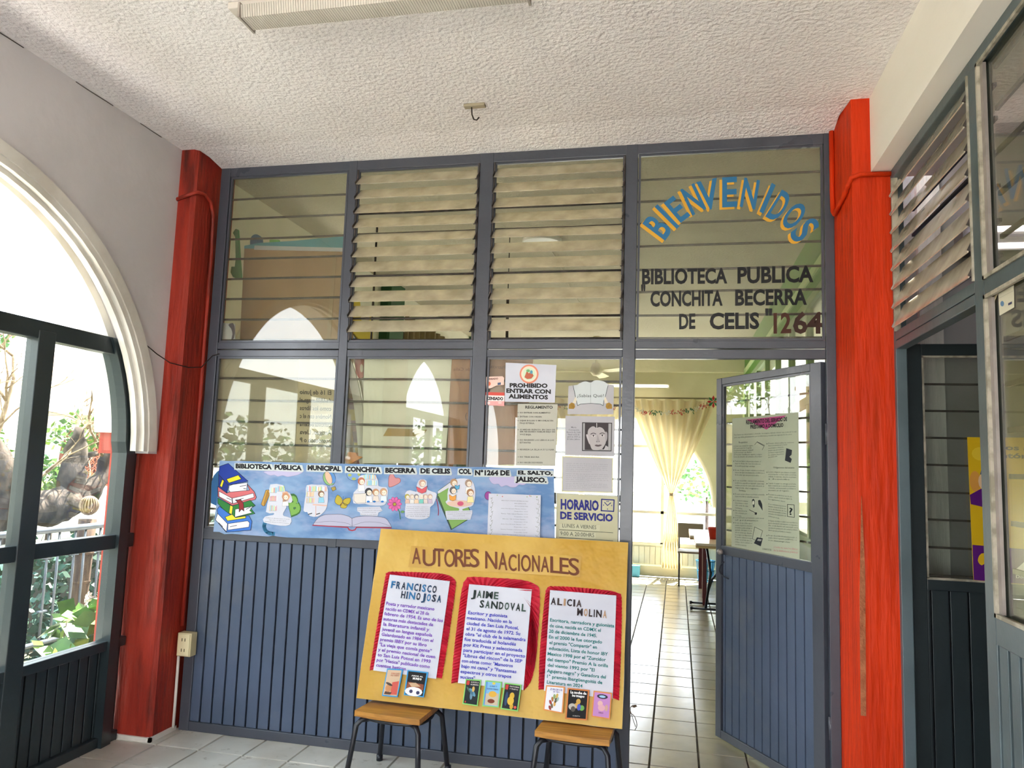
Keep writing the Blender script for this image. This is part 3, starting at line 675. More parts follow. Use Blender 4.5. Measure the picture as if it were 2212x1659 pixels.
# office door leaf, opened back, parallel to the library front
OD = empty('door_2', (1.0, -0.15, 0), kind='structure', label='dark green office door leaf standing open behind the glazed partition')
def ob(x0, x1, z0, z1, name, m=M_DARKG, y0=-0.15, y1=-0.115, bev=0.003): return MB().box((x0, y0, z0), (x1, y1, z1), m).build(name, OD, bevel=bev)
ob(1.0, 1.018, 0.01, 2.11, 'stile', M_TEAL); ob(1.018, 1.075, 0.01, 2.11, 'stile'); ob(1.80, 1.87, 0.01, 2.11, 'stile'); ob(1.075, 1.80, 2.055, 2.11, 'rail'); ob(1.075, 1.80, 1.02, 1.07, 'rail'); ob(1.075, 1.80, 0.01, 0.06, 'rail')
ob(1.07, 1.80, 0.06, 1.02, 'backing', M_BLACK, -0.125, -0.12, 0); ob(1.08, 1.80, 1.07, 2.055, 'pane', M_GLASSC, -0.135, -0.131, 0)
ob(1.075, 1.083, 1.07, 2.055, 'bead', M_ALU, -0.153, -0.147, 0); ob(1.075, 1.80, 2.047, 2.056, 'bead', M_ALU, -0.153, -0.147, 0); ob(1.075, 1.80, 1.066, 1.076, 'bead', M_ALU, -0.153, -0.147, 0)
for i in range(10): ob(1.018+0.0745*i if i else 1.075, 1.0855+0.0745*i, 0.06, 1.022, 'plank', M_DARKG, -0.145, -0.127, 0.002)
for k in range(8): ob(1.08, 1.80, 1.925-0.121*k, 1.934-0.121*k, 'rod', M_BAR, -0.128, -0.118, 0)
for z in (0.4, 1.05, 1.7):
    mb = MB(); mb.tube([(0.992, -0.157, z-0.05), (0.992, -0.157, z+0.05)], 0.008, M_DARKG, 8); mb.build('hinge', OD)
ob(0.962, 0.996, 0.0, 2.06, 'jamb', M_DARKG, -0.24, -0.11)

# ------------------------------------------------------------------ conduits, outlet, wire, ceiling pieces
mb = MB(); mb.tube([(-2.79, -0.208, 2.94), (-2.70, -0.212, 2.965), (-2.674, -0.19, 2.985), (-2.672, -0.12, 3.0), (-2.672, -0.06, 2.97), (-2.672, -0.03, 2.90), (-2.672, -0.018, 2.7), (-2.672, -0.018, 1.6), (-2.670, -0.022, 0.56)], 0.011, M_ORG, 8)
tag(mb.build('conduit'), 'orange painted conduit bending over and down the corner pier by the blue mural', 'pipe')
mb = MB(); mb.tube([(0.933, -0.282, 2.865), (0.80, -0.284, 2.868), (0.765, -0.285, 2.855), (0.748, -0.20, 2.80), (0.734, -0.06, 2.76), (0.733, -0.025, 2.79), (0.733, -0.016, 2.9), (0.733, -0.016, 3.2)], 0.012, M_ORGR, 8)
tag(mb.build('conduit'), 'orange painted conduit across the top of the pillar beside the office louvres', 'pipe')
mb = MB(); mb.tube([(-2.672, -0.03, 0.42), (-2.672, -0.028, 0.02)], 0.008, M_TRIMW, 8); tag(mb.build('conduit'), 'thin white conduit below the beige outlet', 'pipe')
OU = MB().box((-2.668, -0.058, 0.405), (-2.583, -0.004, 0.53), M_BEIGE).build('outlet', label='beige wall outlet box low in the corner', cat='outlet', bevel=0.004)
MB().box((-2.660, -0.063, 0.41), (-2.59, -0.057, 0.525), flat('#dccfa8', 0.4)).build('cover_plate', OU, bevel=0.002)
mb = MB()
for z in (0.495, 0.44):
    for dx in (-0.009, 0.009): mb.box((-2.626+dx-0.002, -0.0645, z-0.008), (-2.626+dx+0.002, -0.0625, z+0.008), flat('#5a5038'))
mb.build('socket_slots', OU)
pts = [Vector((-2.79, -0.40, 2.10)), Vector((-2.76, -0.30, 2.04)), Vector((-2.72, -0.24, 2.0)), Vector((-2.66, -0.16, 1.985)), Vector((-2.65, -0.06, 2.0)), Vector((-2.62, -0.006, 2.075)), Vector((-2.58, -0.004, 2.085))]
mb = MB(); mb.tube([Vector((-2.84, -0.50, 2.12))]+pts, 0.003, flat('#241c1a'), 5); tag(mb.build('wire'), 'thin dark wire sagging from the arch window to the grey frame', 'wire')
# batten lamp
LP = empty('ceiling_lamp', (-1.10, -1.40, HC), 'long white batten lamp with ribbed cover, switched off, on the textured ceiling', 'lamp')
MB().box((-1.70, -1.425, HC-0.028), (-0.48, -1.335, HC-0.001), flat('#cfc8c0')).build('base_plate', LP, bevel=0.004)
M_RIB = mat('ribbed_cover', '#cfc9c0', '#c4beb4', 4, 0.35, 0.5)
mb = MB()
for i in range(110):
    x = -1.635+i*0.0100
    mb.prism([(x, -1.44, HC-0.028), (x, -1.43, HC-0.075), (x, -1.345, HC-0.075), (x, -1.335, HC-0.028)], (0.0085, 0, 0), M_RIB)
mb.box((-1.635, -1.428, HC-0.072), (-0.535, -1.347, HC-0.03), M_RIB)
tag(mb.build('diffuser', LP), None)
for x in (-1.642, -0.537): MB().box((x, -1.445, HC-0.08), (x+0.008, -1.33, HC-0.02), flat('#a8a098')).build('end_cap', LP)
hk = empty('ceiling_hook', (-0.97, -0.48, HC), 'small dark wire hook hanging from a beige bar on the ceiling', 'hook')
MB().box((-1.025, -0.50, HC-0.014), (-0.92, -0.465, HC), flat('#a59a84')).build('bar', hk, bevel=0.003)
mb = MB(); mb.tube([(-0.988, -0.482, HC-0.01), (-0.985, -0.482, HC-0.05), (-0.975, -0.482, HC-0.075), (-0.96, -0.482, HC-0.08), (-0.948, -0.482, HC-0.066)], 0.0035, flat('#2c2420'), 6); mb.build('hook_wire', hk)
# hairline crack where wall meets ceiling
mb = MB()
y = -1.9
while y < -0.4:
    d = 0.12+R()*0.2
    if R() < 0.7: mb.tube([(XI+0.001, y+d*k_/4, HC-0.002+random.uniform(-.003, 0)) for k_ in range(5)], 0.0022, flat('#5c544e'), 4)
    y += d+R()*0.05
mb.build('crack', WL)

# ================================================================== signs and papers on the partition
PS = Surf((0, 0.010, 0), (0, -1, 0))                                   # sheets taped to the glass
BS = Surf((0, -0.006, 0), (0, -1, 0))                                  # mural over glass and frame
INK = flat('#2a2728'); INKB = flat('#15131a')
def wavy(q, n=8, amp=0.8):
    """outline pixels of a sheet with slightly uneven edges"""
    o = []
    for i in range(4):
        a, b = q[i], q[(i+1) % 4]
        for k in range(n): t = k/n; o.append((a[0]+(b[0]-a[0])*t+(random.uniform(-amp, amp) if k else 0)*0.5, a[1]+(b[1]-a[1])*t+(random.uniform(-amp, amp) if k else 0)*0.5))
    return o
def sheet(surf, q, m, name, label, cat='sign', parent=None, group=None, th=0.0012, amp=0.5, pts=None):
    mb = MB(); P = [surf.at(x, y, 0) for x, y in (pts or wavy(q, 8, amp))]; mb.prism(P, surf.n*th, m)
    return mb.build(name, parent, label=label, cat=cat, group=group)
T_ = 0.0016
def pr(parent, fn, name='print', label=None, n=None):
    mb = MB(); fn(mb); return mb.build(name, parent, label=label, fixn=False)
def blurb(mb, surf, q, v0, v1, n, u0, u1, h, m, words='nacio el de en la por su los del una que con para mas', off=T_, last=0.6, center=False):
    """n lines of small print"""
    W = words.split(); 
    for i in range(n):
        v = v0+(v1-v0)*i/max(n-1, 1); s_ = ''; k = (i*3) % len(W)
        while len(s_) < 30*(u1-u0)/0.7: s_ += W[k % len(W)]+' '; k += 1
        ue = u1 if i < n-1 else u0+(u1-u0)*last; ue -= random.uniform(0, 0.04)
        us = u0+(u1-ue)/2 if center else u0
        qtext(surf, mb, q, s_.strip(), us, v, ue, h, m, off=off, res=1)

# -- no food sign
q = [(1092.4, 783.5), (1202, 788.5), (1198.6, 870), (1090.5, 867.6)]
s = sheet(PS, q, M_PAPER, 'sign', 'white laminated no food sign with round red emblem, taped on glass')
def f(mb):
    PS.poly(mb, oval(1143, 808, 20.5, 20.5, 28), flat('#e08a72'), T_); PS.poly(mb, oval(1143, 808, 17, 17, 26), flat('#ecd9c4'), T_+.0004); PS.poly(mb, oval(1143, 808, 13.5, 13.5, 24), flat('#cfe0c4'), T_+.0008)
    PS.poly(mb, [(1133, 815), (1138, 802), (1143, 807), (1147, 800), (1153, 812), (1148, 818), (1139, 819)], flat('#c26a50'), T_+.0012); PS.poly(mb, oval(1141, 801, 4, 3), flat('#7cae78'), T_+.0013); PS.poly(mb, oval(1148, 804, 3, 4), flat('#5a9ab0'), T_+.0014)
pr(s, f, 'emblem')
def f(mb):
    for t_, a, b in (('PROHIBIDO', (1101, 836.5), (1183, 837.5)), ('ENTRAR CON', (1093.8, 848), (1190, 850.4)), ('ALIMENTOS', (1098.5, 860), (1184, 862.6))): text(PS, mb, t_, a, b, 8.6, INK, 0.05, T_)
pr(s, f, 'lettering')
# -- stickers
s = sheet(PS, None, flat('#e8c8bc'), 'sticker', 'torn pinkish census sticker above the red-topped one', 'sticker', pts=[(1049.4, 814), (1085.5, 812.7), (1089, 816), (1088.8, 831.5), (1072, 833), (1062, 838), (1050.8, 840.4)])
def f(mb):
    text(PS, mb, 'CENSADO', (1051.5, 820.5), (1076, 819.5), 3.2, flat('#6a3a34'), 0.05, T_); PS.poly(mb, oval(1056, 829, 4.2, 4.6, 14), '#d86a48', T_); PS.poly(mb, [(1075, 827), (1082, 826), (1082, 831), (1075, 832)], '#4a5a78', T_)
pr(s, f)
s = sheet(PS, [(1049, 847), (1089.6, 848), (1089.6, 877.3), (1048, 875)], flat('#eaa6a4'), 'sticker', 'red and white sticker reading CENSADO on the glass', 'sticker')
def f(mb):
    PS.poly(mb, [(1049, 847), (1089.6, 848), (1089.6, 854.5), (1049, 853.5)], '#d8584e', T_); PS.poly(mb, [(1048.8, 854), (1089.6, 855), (1089.6, 867), (1048.5, 866)], '#f2e6e4', T_)
    text(PS, mb, 'CENSADO', (1051.6, 863.4), (1087, 864.4), 6.2, INKB, 0.05, T_+.0004); PS.poly(mb, oval(1056, 870.5, 3, 3), '#f4d4d2', T_+.0004); PS.poly(mb, oval(1080, 870, 4, 2.5), '#f4c8c6', T_+.0004)
pr(s, f)
# -- rules sheet
q = [(1118.7, 872.6), (1204.7, 873.5), (1199.7, 1006.8), (1114.6, 1004.8)]
s = sheet(PS, q, flat('#bab8ac'), 'sign', 'grey typed rules sheet headed REGLAMENTO below the no food sign')
def f(mb):
    text(PS, mb, 'REGLAMENTO', (1134.8, 882.5), (1194, 882.8), 6.0, INK, 0.03, T_)
    L = [('NO ENTRAR CON ALIMENTOS', 893, 1189), ('ENTRAR CON ORDEN', 901.5, 1170), ('DEJAR BOLSAS O MOCHILAS EN', 910, 1195), ('PAQUETERIA.', 915.5, 1155), ('GUARDAR SILENCIO, EN CASO DE', 929.5, 1199), ('SER NECESARIO HABLAR BAJO EN', 934, 1199), ('VOZ BAJA.', 940, 1148), ('NO REGRESES LOS LIBROS A LOS', 952, 1197), ('ESTANTES', 957.5, 1147), ('REGRESA LA SILLA A SU LUGAR', 972.5, 1197), ('NO TIRAR BASURA', 988.5, 1165), ('NO HACER DESORDEN', 1000.5, 1172)]
    for t_, y, x1 in L:
        text(PS, mb, t_, (1123, y), (x1, y+0.4), 3.1, flat('#4a4644'), 0.02, T_, 1)
        if t_[0] in 'NEDGR' and 'ESTANTES' not in t_: PS.poly(mb, oval(1119.5, y-1.5, 0.9, 0.9, 6), INK, T_)
pr(s, f, 'lettering')
# -- open book sheet
out = smooth([(1247, 831.5), (1255, 826.5), (1265, 824), (1276, 826.5), (1283, 822.5), (1292, 821.5), (1304, 824), (1313, 829.5)], 3, False)
s = sheet(PS, None, M_PGREY, 'sign', 'white sheet with drawn open book and two hands, cut along its top', pts=[(1226, 895), (1228, 834)]+out+[(1326.4, 832), (1324.8, 895)])
def f(mb):
    PS.poly(mb, [(1238, 833)]+out+[(1313.4, 833), (1307.4, 858), (1303, 876), (1295, 873), (1276, 872), (1255, 873), (1247.8, 876), (1244, 858)], '#ccd2d4', T_)
    D = flat('#2c3a3c')
    for a, b in (((1238, 833), (1243.4, 858)), ((1245, 864), (1247.8, 876.4)), ((1313.4, 833), (1307.4, 858)), ((1305, 864), (1303, 876.4))): PS.line(mb, [a, b], 1.0, D, T_+.0004)
    PS.line(mb, [(1247.8, 876.4), (1254, 873), (1276, 871.5), (1297, 873), (1303, 876.4)], 1.0, D, T_+.0004); PS.line(mb, [(1276, 828), (1276, 871)], 0.6, flat('#8a9698'), T_+.0004)
    text(PS, mb, '¿Sabías Qué?', (1247, 858), (1304.5, 858), 6.6, flat('#4a5052'), 0.0, T_+.0008)
    for sx_, c in ((1, 1235), (-1, 1315.8)):
        PS.poly(mb, [(c+sx_*8, 857), (c+sx_*11, 863), (c+sx_*9, 872), (c+sx_*2, 870)], '#ddd4c0', T_+.0008)
        PS.poly(mb, [(c-sx_*6.5, 883), (c-sx_*6, 874), (c, 869.5), (c+sx_*6, 872), (c+sx_*7.5, 879), (c+sx_*4.5, 883.5)], '#a6813a', T_+.0012)
        for d_ in (0, 2.5): PS.line(mb, [(c-sx_*2+d_, 873), (c+sx_*3+d_, 880)], 0.5, flat('#6a5020'), T_+.0016)
pr(s, f, 'drawing')
# -- portrait sheet
q = [(1221.7, 898), (1328, 900.3), (1327, 986), (1220.6, 982.8)]
s = sheet(PS, q, M_PGREY, 'sign', 'pale sheet with framed black and white portrait photo and caption')
def f(mb):
    def g(x, y): return (1200+x/9.214, 820+y/9.214)
    def pg(pts, c, o): PS.poly(mb, [g(*p) for p in pts], c, T_+o*0.0003)
    pg([(530, 850), (1128, 860), (1115, 1430), (528, 1420)], '#3c3a3c', 0); pg([(548, 868), (1112, 876), (1100, 1412), (545, 1402)], '#a8a6a8', 1)
    pg([(585, 860), (1055, 866), (1050, 1405), (580, 1398)], '#443e40', 2)
    pg(smooth([(640, 1120), (650, 1010), (700, 950), (760, 930), (820, 965), (870, 945), (940, 970), (990, 1050), (1000, 1150), (1000, 1260), (950, 1350), (900, 1395), (740, 1395), (690, 1300), (655, 1200)], 3), '#b5afb0', 4)
    pg(smooth([(650, 1110), (610, 1100), (640, 1200), (680, 1290)], 3), '#c4bec0', 4.5)
    pg(smooth([(990, 1050), (1030, 1060), (1030, 1180), (1000, 1230)], 3), '#a49ea0', 4.5)
    pg([(950, 1380), (1000, 1310), (1050, 1340), (1050, 1404), (900, 1400)], '#b8b4b6', 4.2); pg(smooth([(940, 1390), (985, 1300), (1000, 1290), (975, 1370)], 3), '#2a2628', 5)
    for x0, x1, yb in ((700, 810, 1080), (880, 985, 1075)):
        pg(smooth([(x0, yb), ((x0+x1)/2, yb-22), (x1, yb), (x1-8, yb+10), ((x0+x1)/2, yb-8), (x0+4, yb+14)], 3), '#4a4244', 6)
        pg(oval(*((x0+x1)/2, yb+42), 38, 15, 14), '#d6d2d2', 6); pg(oval(*((x0+x1)/2, yb+40), 14, 14, 12), '#2a2426', 7)
        pg(smooth([(x0+16, yb+36), ((x0+x1)/2, yb+20), (x1-16, yb+36), ((x0+x1)/2, yb+28)], 3), '#3a3234', 8)
    pg(smooth([(835, 1090), (870, 1190), (885, 1235), (840, 1250), (805, 1235), (825, 1190)], 3), '#a39c9e', 6); pg(oval(822, 1238, 14, 6), '#6a6264', 7); pg(oval(872, 1236, 12, 6), '#6a6264', 7)
    pg(smooth([(780, 1305), (820, 1292), (850, 1300), (885, 1292), (925, 1305), (880, 1330), (840, 1336), (800, 1325)], 3), '#6e6264', 6); pg(smooth([(785, 1306), (850, 1312), (920, 1306), (850, 1318)], 3), '#2e2628', 7)
    pg([(815, 865), (826, 865), (828, 970), (818, 970)], '#d8d4d4', 7)
pr(s, f, 'photo', 'black and white portrait of a dark-haired person with centre parting')
def f(mb):
    for t_, x0, x1, y in (('María', 1234, 1245, 924.5), ('Concepción', 1228, 1251, 930), ('Becerra de Celis', 1224.5, 1254, 935), ('Nació el 22 de', 1227, 1252, 940), ('abril de 1909 en', 1225.5, 1253.5, 945), ('El Salto, Jalisco.', 1225.5, 1253.5, 950)): text(PS, mb, t_, (x0, y), (x1, y+.3), 3.2, flat('#6a686c'), 0.01, T_, 1)
pr(s, f, 'lettering')
# -- faint text sheet
q = [(1215.2, 986.3), (1323.4, 990), (1322.6, 1063.9), (1214.4, 1061)]
s = sheet(PS, q, M_PGREY, 'sign', 'sheet of faint small print edged with yellow tape')
def f(mb):
    for a, b in ((q[0], q[1]), (q[1], q[2]), (q[2], q[3]), (q[3], q[0])): PS.line(mb, [a, b], 1.8, flat('#cfc88a'), T_)
pr(s, f, 'tape')
def f(mb):
    blurb(mb, PS, q, 0.2, 0.42, 5, 0.07, 0.93, 2.0, flat('#8e8c92')); blurb(mb, PS, q, 0.5, 0.72, 5, 0.07, 0.93, 2.0, flat('#8e8c92')); blurb(mb, PS, q, 0.78, 0.92, 4, 0.07, 0.93, 2.0, flat('#8e8c92'))
pr(s, f, 'lettering')
# -- opening hours sign
q = [(1203, 1066), (1334.3, 1073), (1334.3, 1190), (1199.8, 1182)]
s = sheet(PS, q, M_SIGN, 'sign', 'cream opening hours sign with blue lettering and clock symbol', th=0.003)
B1 = flat('#2c2f7c')
def f(mb):
    text(PS, mb, 'HORARIO', (1211.4, 1099), (1293.6, 1102.2), 20.5, B1, 0.045, 0.0036); text(PS, mb, 'DE SERVICIO', (1210.3, 1120.2), (1324, 1126), 15, B1, 0.045, 0.0036)
    G_ = flat('#4c4e46'); text(PS, mb, 'LUNES A VIERNES', (1215.2, 1139), (1288.2, 1143.2), 8.2, G_, 0.0, 0.0040); text(PS, mb, '9:00 A 20:00HRS', (1210.6, 1156), (1283.6, 1160.1), 8.6, G_, 0.0, 0.0040)
    PS.line(mb, [(1208.7, 1143.9), (1324.3, 1150.8)], 1.1, G_, 0.0036); PS.line(mb, [(1208.7, 1160.8), (1324, 1168)], 1.1, G_, 0.0036)
pr(s, f, 'lettering')
def f(mb):
    Q = [(1299.7, 1078.4), (1326.6, 1080), (1325.6, 1104.6), (1299, 1103)]; PS.line(mb, Q, 2.4, B1, 0.0036, True)
    PS.line(mb, [(1306, 1085), (1312.5, 1092), (1319.5, 1086)], 1.6, B1, 0.0040)
    for x, y in ((1304, 1091), (1321.5, 1092), (1312.5, 1099.5), (1311.5, 1083), (1314.5, 1083)): PS.poly(mb, oval(x, y, 1.0, 1.3, 8), B1, 0.0040)
pr(s, f, 'clock_symbol')
def f(mb):
    PS.poly(mb, [(1209, 1132), (1296, 1134), (1295.5, 1146.6), (1208.8, 1143)], '#c6c4a8', 0.0034); PS.poly(mb, [(1208.5, 1146), (1287, 1151), (1286.6, 1163), (1208.2, 1160)], '#c6c4a8', 0.0034)
pr(s, f, 'paper_strip')

# ------------------------------------------------------------------ long blue mural
def c1(x, y): return (440+x/6.9125, 980+y/6.9125)
def c2(x, y): return (740+x/6.9125, 980+y/6.9125)
def c3(x, y): return (1020+x/6.506, 980+y/6.506)
top = [(475, 995)]+[(475+i*20+random.uniform(-3, 3), 995+i*20*0.0245+random.uniform(-.6, .6)) for i in range(1, 36)]+[(1196.8, 1012.3)]
bot = [(1199, 1186), (1150, 1184), (1000, 1176), (860, 1169), (780, 1166), (700, 1163), (620, 1161), (600, 1159), (590, 1157), (580, 1159), (530, 1155.5), (500, 1153), (485, 1154), (474, 1149), (461, 1148.5)]
MU = sheet(BS, None, M_BLUEB, 'mural', 'long blue painted paper mural with drawings and the library name', 'mural', pts=top+bot+[(464, 1120), (466, 1103), (470, 1070), (471, 1052), (473, 1015)])
OL = flat('#1c2236')
def outl(mb, surf, pts, fill, off, w_=0.8, lc=OL, closed=True):
    surf.poly(mb, pts, fill, off); 
    if w_: surf.line(mb, pts, w_, lc, off+.0003, closed)
Zt = 0.0016
def f(mb):
    O = Zt
    S_ = [([(240, 190), (370, 145), (480, 245), (665, 410), (375, 470), (225, 310)], '#1f3a96'), ([(225, 310), (375, 470), (350, 585), (225, 500)], '#1c3284'), ([(385, 480), (440, 460), (660, 430), (650, 480), (645, 550), (400, 575), (375, 540)], '#e8e6ee'),
          ([(345, 380), (520, 320), (565, 378), (380, 437)], '#e8d62e'), ([(280, 385), (308, 405), (275, 505), (245, 480)], '#e8d62e'),
          ([(380, 575), (645, 550), (690, 545), (650, 450), (760, 570), (790, 650), (775, 685), (430, 775), (215, 640), (215, 490), (350, 590)], '#cc6a70'), ([(230, 560), (425, 665), (430, 745), (235, 640)], '#e8e6ee'), ([(430, 665), (590, 630), (745, 590), (758, 650), (440, 745)], '#e8e6ee'),
          ([(215, 660), (430, 780), (700, 695), (775, 775), (705, 815), (770, 895), (465, 955), (330, 870), (215, 740)], '#2f7a3a'), ([(475, 830), (740, 785), (690, 850), (730, 880), (470, 948)], '#e8e6ee'), ([(400, 768), (442, 787), (425, 908), (382, 885)], '#e4d43a'),
          ([(205, 830), (240, 785), (420, 925), (470, 955), (680, 925), (725, 1010), (705, 1140), (340, 1172), (180, 985), (215, 890)], '#3f74c8'), ([(212, 890), (360, 1045), (345, 1165), (182, 990)], '#e8e6ee'), ([(368, 1045), (660, 1003), (690, 1030), (680, 1095), (365, 1140)], '#e8e6ee'), ([(325, 945), (430, 905), (480, 955), (630, 930), (636, 962), (360, 1003)], '#e4d43a'),
          ([(480, 690), (560, 685), (600, 745), (607, 858), (570, 828), (535, 872), (530, 750)], '#8c2a2e')]
    for i, (p, c) in enumerate(S_): outl(mb, BS, [c1(*a) for a in p], c, O+i*0.00012, 1.0)
    for a, b in (((545, 490), (640, 470)), ((600, 520), (640, 525)), ((350, 660), (420, 690)), ((480, 700), (600, 665)), ((640, 830), (700, 800)), ((400, 1090), (500, 1070)), ((230, 1030), (290, 1090))): BS.line(mb, [c1(*a), c1(*b)], 1.2, OL, O+.0024)
pr(MU, f, 'drawing', 'drawn stack of four books')
def f(mb):
    O = Zt
    BS.poly(mb, [c1(200, 270), c1(235, 245), c1(225, 500), c1(190, 780), c1(110, 740), c1(120, 420), c1(150, 330)], '#2a5c8c', O)
    outl(mb, BS, smooth([c1(*p) for p in ((930, 262), (940, 300), (1000, 325), (1060, 318), (1110, 342), (1180, 325), (1250, 345), (1320, 335), (1370, 325), (1420, 310), (1455, 262))], 3), '#b8b2d2', O, 0.5, flat('#8a84a8'))
    outl(mb, BS, [c1(*p) for p in ((930, 545), (975, 538), (992, 605), (912, 780), (885, 782), (860, 755))], '#c09448', O, 0.7)
    outl(mb, BS, [c1(*p) for p in ((955, 560), (992, 605), (912, 780), (905, 735))], '#a87c38', O+.0003, 0.4)
    text(BS, mb, 'B', c1(1300, 915), c1(1470, 850), 37, flat('#3f6a3a'), 0.10, O, 3, slant=-0.25); text(BS, mb, 'B', c1(1305, 905), c1(1455, 850), 34, flat('#7aa852'), 0.06, O+.0004, 3, slant=-0.25)
    # balloon
    outl(mb, BS, [c1(*p) for p in oval(1878, 365, 92, 112, 24, rot=-0.35)], '#8fb87a', O, 0.7); BS.poly(mb, [c1(*p) for p in oval(1905, 355, 60, 95, 20, rot=-0.5)], '#5c8cc8', O+.0003); outl(mb, BS, [c1(*p) for p in oval(1868, 360, 46, 100, 20, rot=-0.35)], '#d8b49a', O+.0006, 0.5)
    for x in (1895, 1915, 1940): BS.line(mb, [c1(x, 470), c1(x+20, 520)], 0.6, flat('#d8d8d8'), O+.0008)
    outl(mb, BS, [c1(*p) for p in ((1905, 510), (1965, 490), (1980, 535), (1930, 560))], '#a8924a', O+.0009, 0.6)
    # butterfly
    for p in (((2075, 690), (2000, 615), (1960, 720), (2035, 770)), ((2085, 690), (2190, 660), (2180, 740), (2110, 770)), ((2060, 740), (2045, 800), (2120, 815), (2145, 760))): outl(mb, BS, smooth([c1(*a) for a in p], 3), '#b8a63c', O, 0.6)
    BS.line(mb, [c1(2090, 690), c1(2050, 775)], 1.8, flat('#8a6a3a'), O+.0006); BS.line(mb, [c1(2092, 690), c1(2085, 635)], 0.4, OL, O+.0006); BS.line(mb, [c1(2092, 690), c1(2130, 655)], 0.4, OL, O+.0006)
    # heart, flower
    outl(mb, BS, smooth([c2(*p) for p in ((700, 500), (690, 400), (705, 320), (755, 305), (790, 360), (845, 365), (868, 405), (830, 450))], 3), '#c88a8c', O, 0.9, flat('#8c4a4e'))
    for k in range(10):
        a = math.radians(36*k); cx_, cy_ = 780+62*math.cos(a), 752+66*math.sin(a); outl(mb, BS, [c2(*p) for p in oval(cx_, cy_, 44, 26, 12, rot=a)], '#d868a4', O+.0001*k, 0.5, flat('#8c3a68'))
    BS.line(mb, smooth([c2(*p) for p in ((820, 815), (850, 870), (865, 975))], 4, False), 1.8, flat('#4a7a48'), O); outl(mb, BS, smooth([c2(*p) for p in ((865, 870), (900, 850), (930, 868), (900, 885))], 3), '#6a9a54', O, 0.4)
    outl(mb, BS, [c2(*p) for p in oval(780, 755, 25, 25, 14)], '#a8963a', O+.0014, 0.6)
    # open book
    L = smooth([c1(*p) for p in ((1640, 1050), (1710, 960), (1800, 915), (1900, 905), (2050, 905), (2170, 935))], 3, False)+[c2(142, 965), c2(145, 1090)]
    outl(mb, BS, L+[c1(1645, 1070)], '#b4b2c8', O, 0.8, flat('#4a4a5c')); Rr = [c2(142, 965)]+smooth([c2(*p) for p in ((200, 945), (330, 930), (480, 935), (620, 955), (680, 1000), (735, 1095))], 3, False)
    outl(mb, BS, Rr+[c2(145, 1090)], '#b4b2c8', O, 0.8, flat('#4a4a5c'))
    BS.line(mb, smooth([c1(1660, 1030), c1(1900, 1010), c1(2150, 1040), c2(142, 1075), c2(330, 1020), c2(560, 1030), c2(720, 1085)], 3, False), 0.6, flat('#6a6a7c'), O+.0006)
    BS.line(mb, [c1(1630, 1068), c2(70, 1100)], 2.2, flat('#a83244'), O+.0008); BS.line(mb, [c2(215, 1100), c2(730, 1108)], 2.2, flat('#a83244'), O+.0008); BS.line(mb, [c2(80, 1100), c2(100, 1135), c2(145, 1148), c2(190, 1135), c2(210, 1100)], 2.4, flat('#a83244'), O+.0008)
    # globe, teal arc, blob, clouds, green book
    outl(mb, BS, [c2(*p) for p in oval(165, 310, 102, 92, 22)], '#7a9ccc', O, 0.6); 
    for p in (oval(110, 320, 30, 22, 10), oval(170, 375, 32, 22, 10), oval(245, 300, 22, 34, 10)): BS.poly(mb, [c2(*a) for a in p], '#a8b060', O+.0003)
    BS.line(mb, smooth([c1(*p) for p in ((915, 1040), (905, 1090), (930, 1150), (980, 1185), (1050, 1195))], 4, False), 8, flat('#3c7ea6'), O)
    outl(mb, BS, [c2(*p) for p in ((1430, 555), (1690, 370), (1900, 840), (1862, 990), (1622, 1135), (1415, 650))], '#7fa45a', O, 1.4, flat('#2f4238')); BS.poly(mb, [c2(*p) for p in ((1425, 560), (1690, 372), (1710, 400), (1600, 500), (1425, 600))], '#c8c8d0', O+.0004)
    BS.line(mb, [c2(1430, 640), c2(1625, 1120)], 2.4, flat('#3c5044'), O+.0005)
    BS.line(mb, smooth([c2(*p) for p in ((1405, 680), (1425, 770), (1435, 860), (1430, 920))], 4, False), 1.6, flat('#b0304a'), O+.0006)
    outl(mb, BS, smooth([c3(*p) for p in ((270, 320), (262, 395), (310, 430), (370, 425), (410, 465), (480, 445), (540, 470), (610, 470), (660, 435), (720, 440), (775, 400), (700, 330))], 3), '#b8b0d2', O, 0.5, flat('#8a84a8'))
    outl(mb, BS, [c3(*p) for p in oval(225, 590, 48, 60, 12)], '#9a4a94', O, 0.6)
pr(MU, f, 'drawing', 'drawn balloon, butterfly, heart, flower and open books')
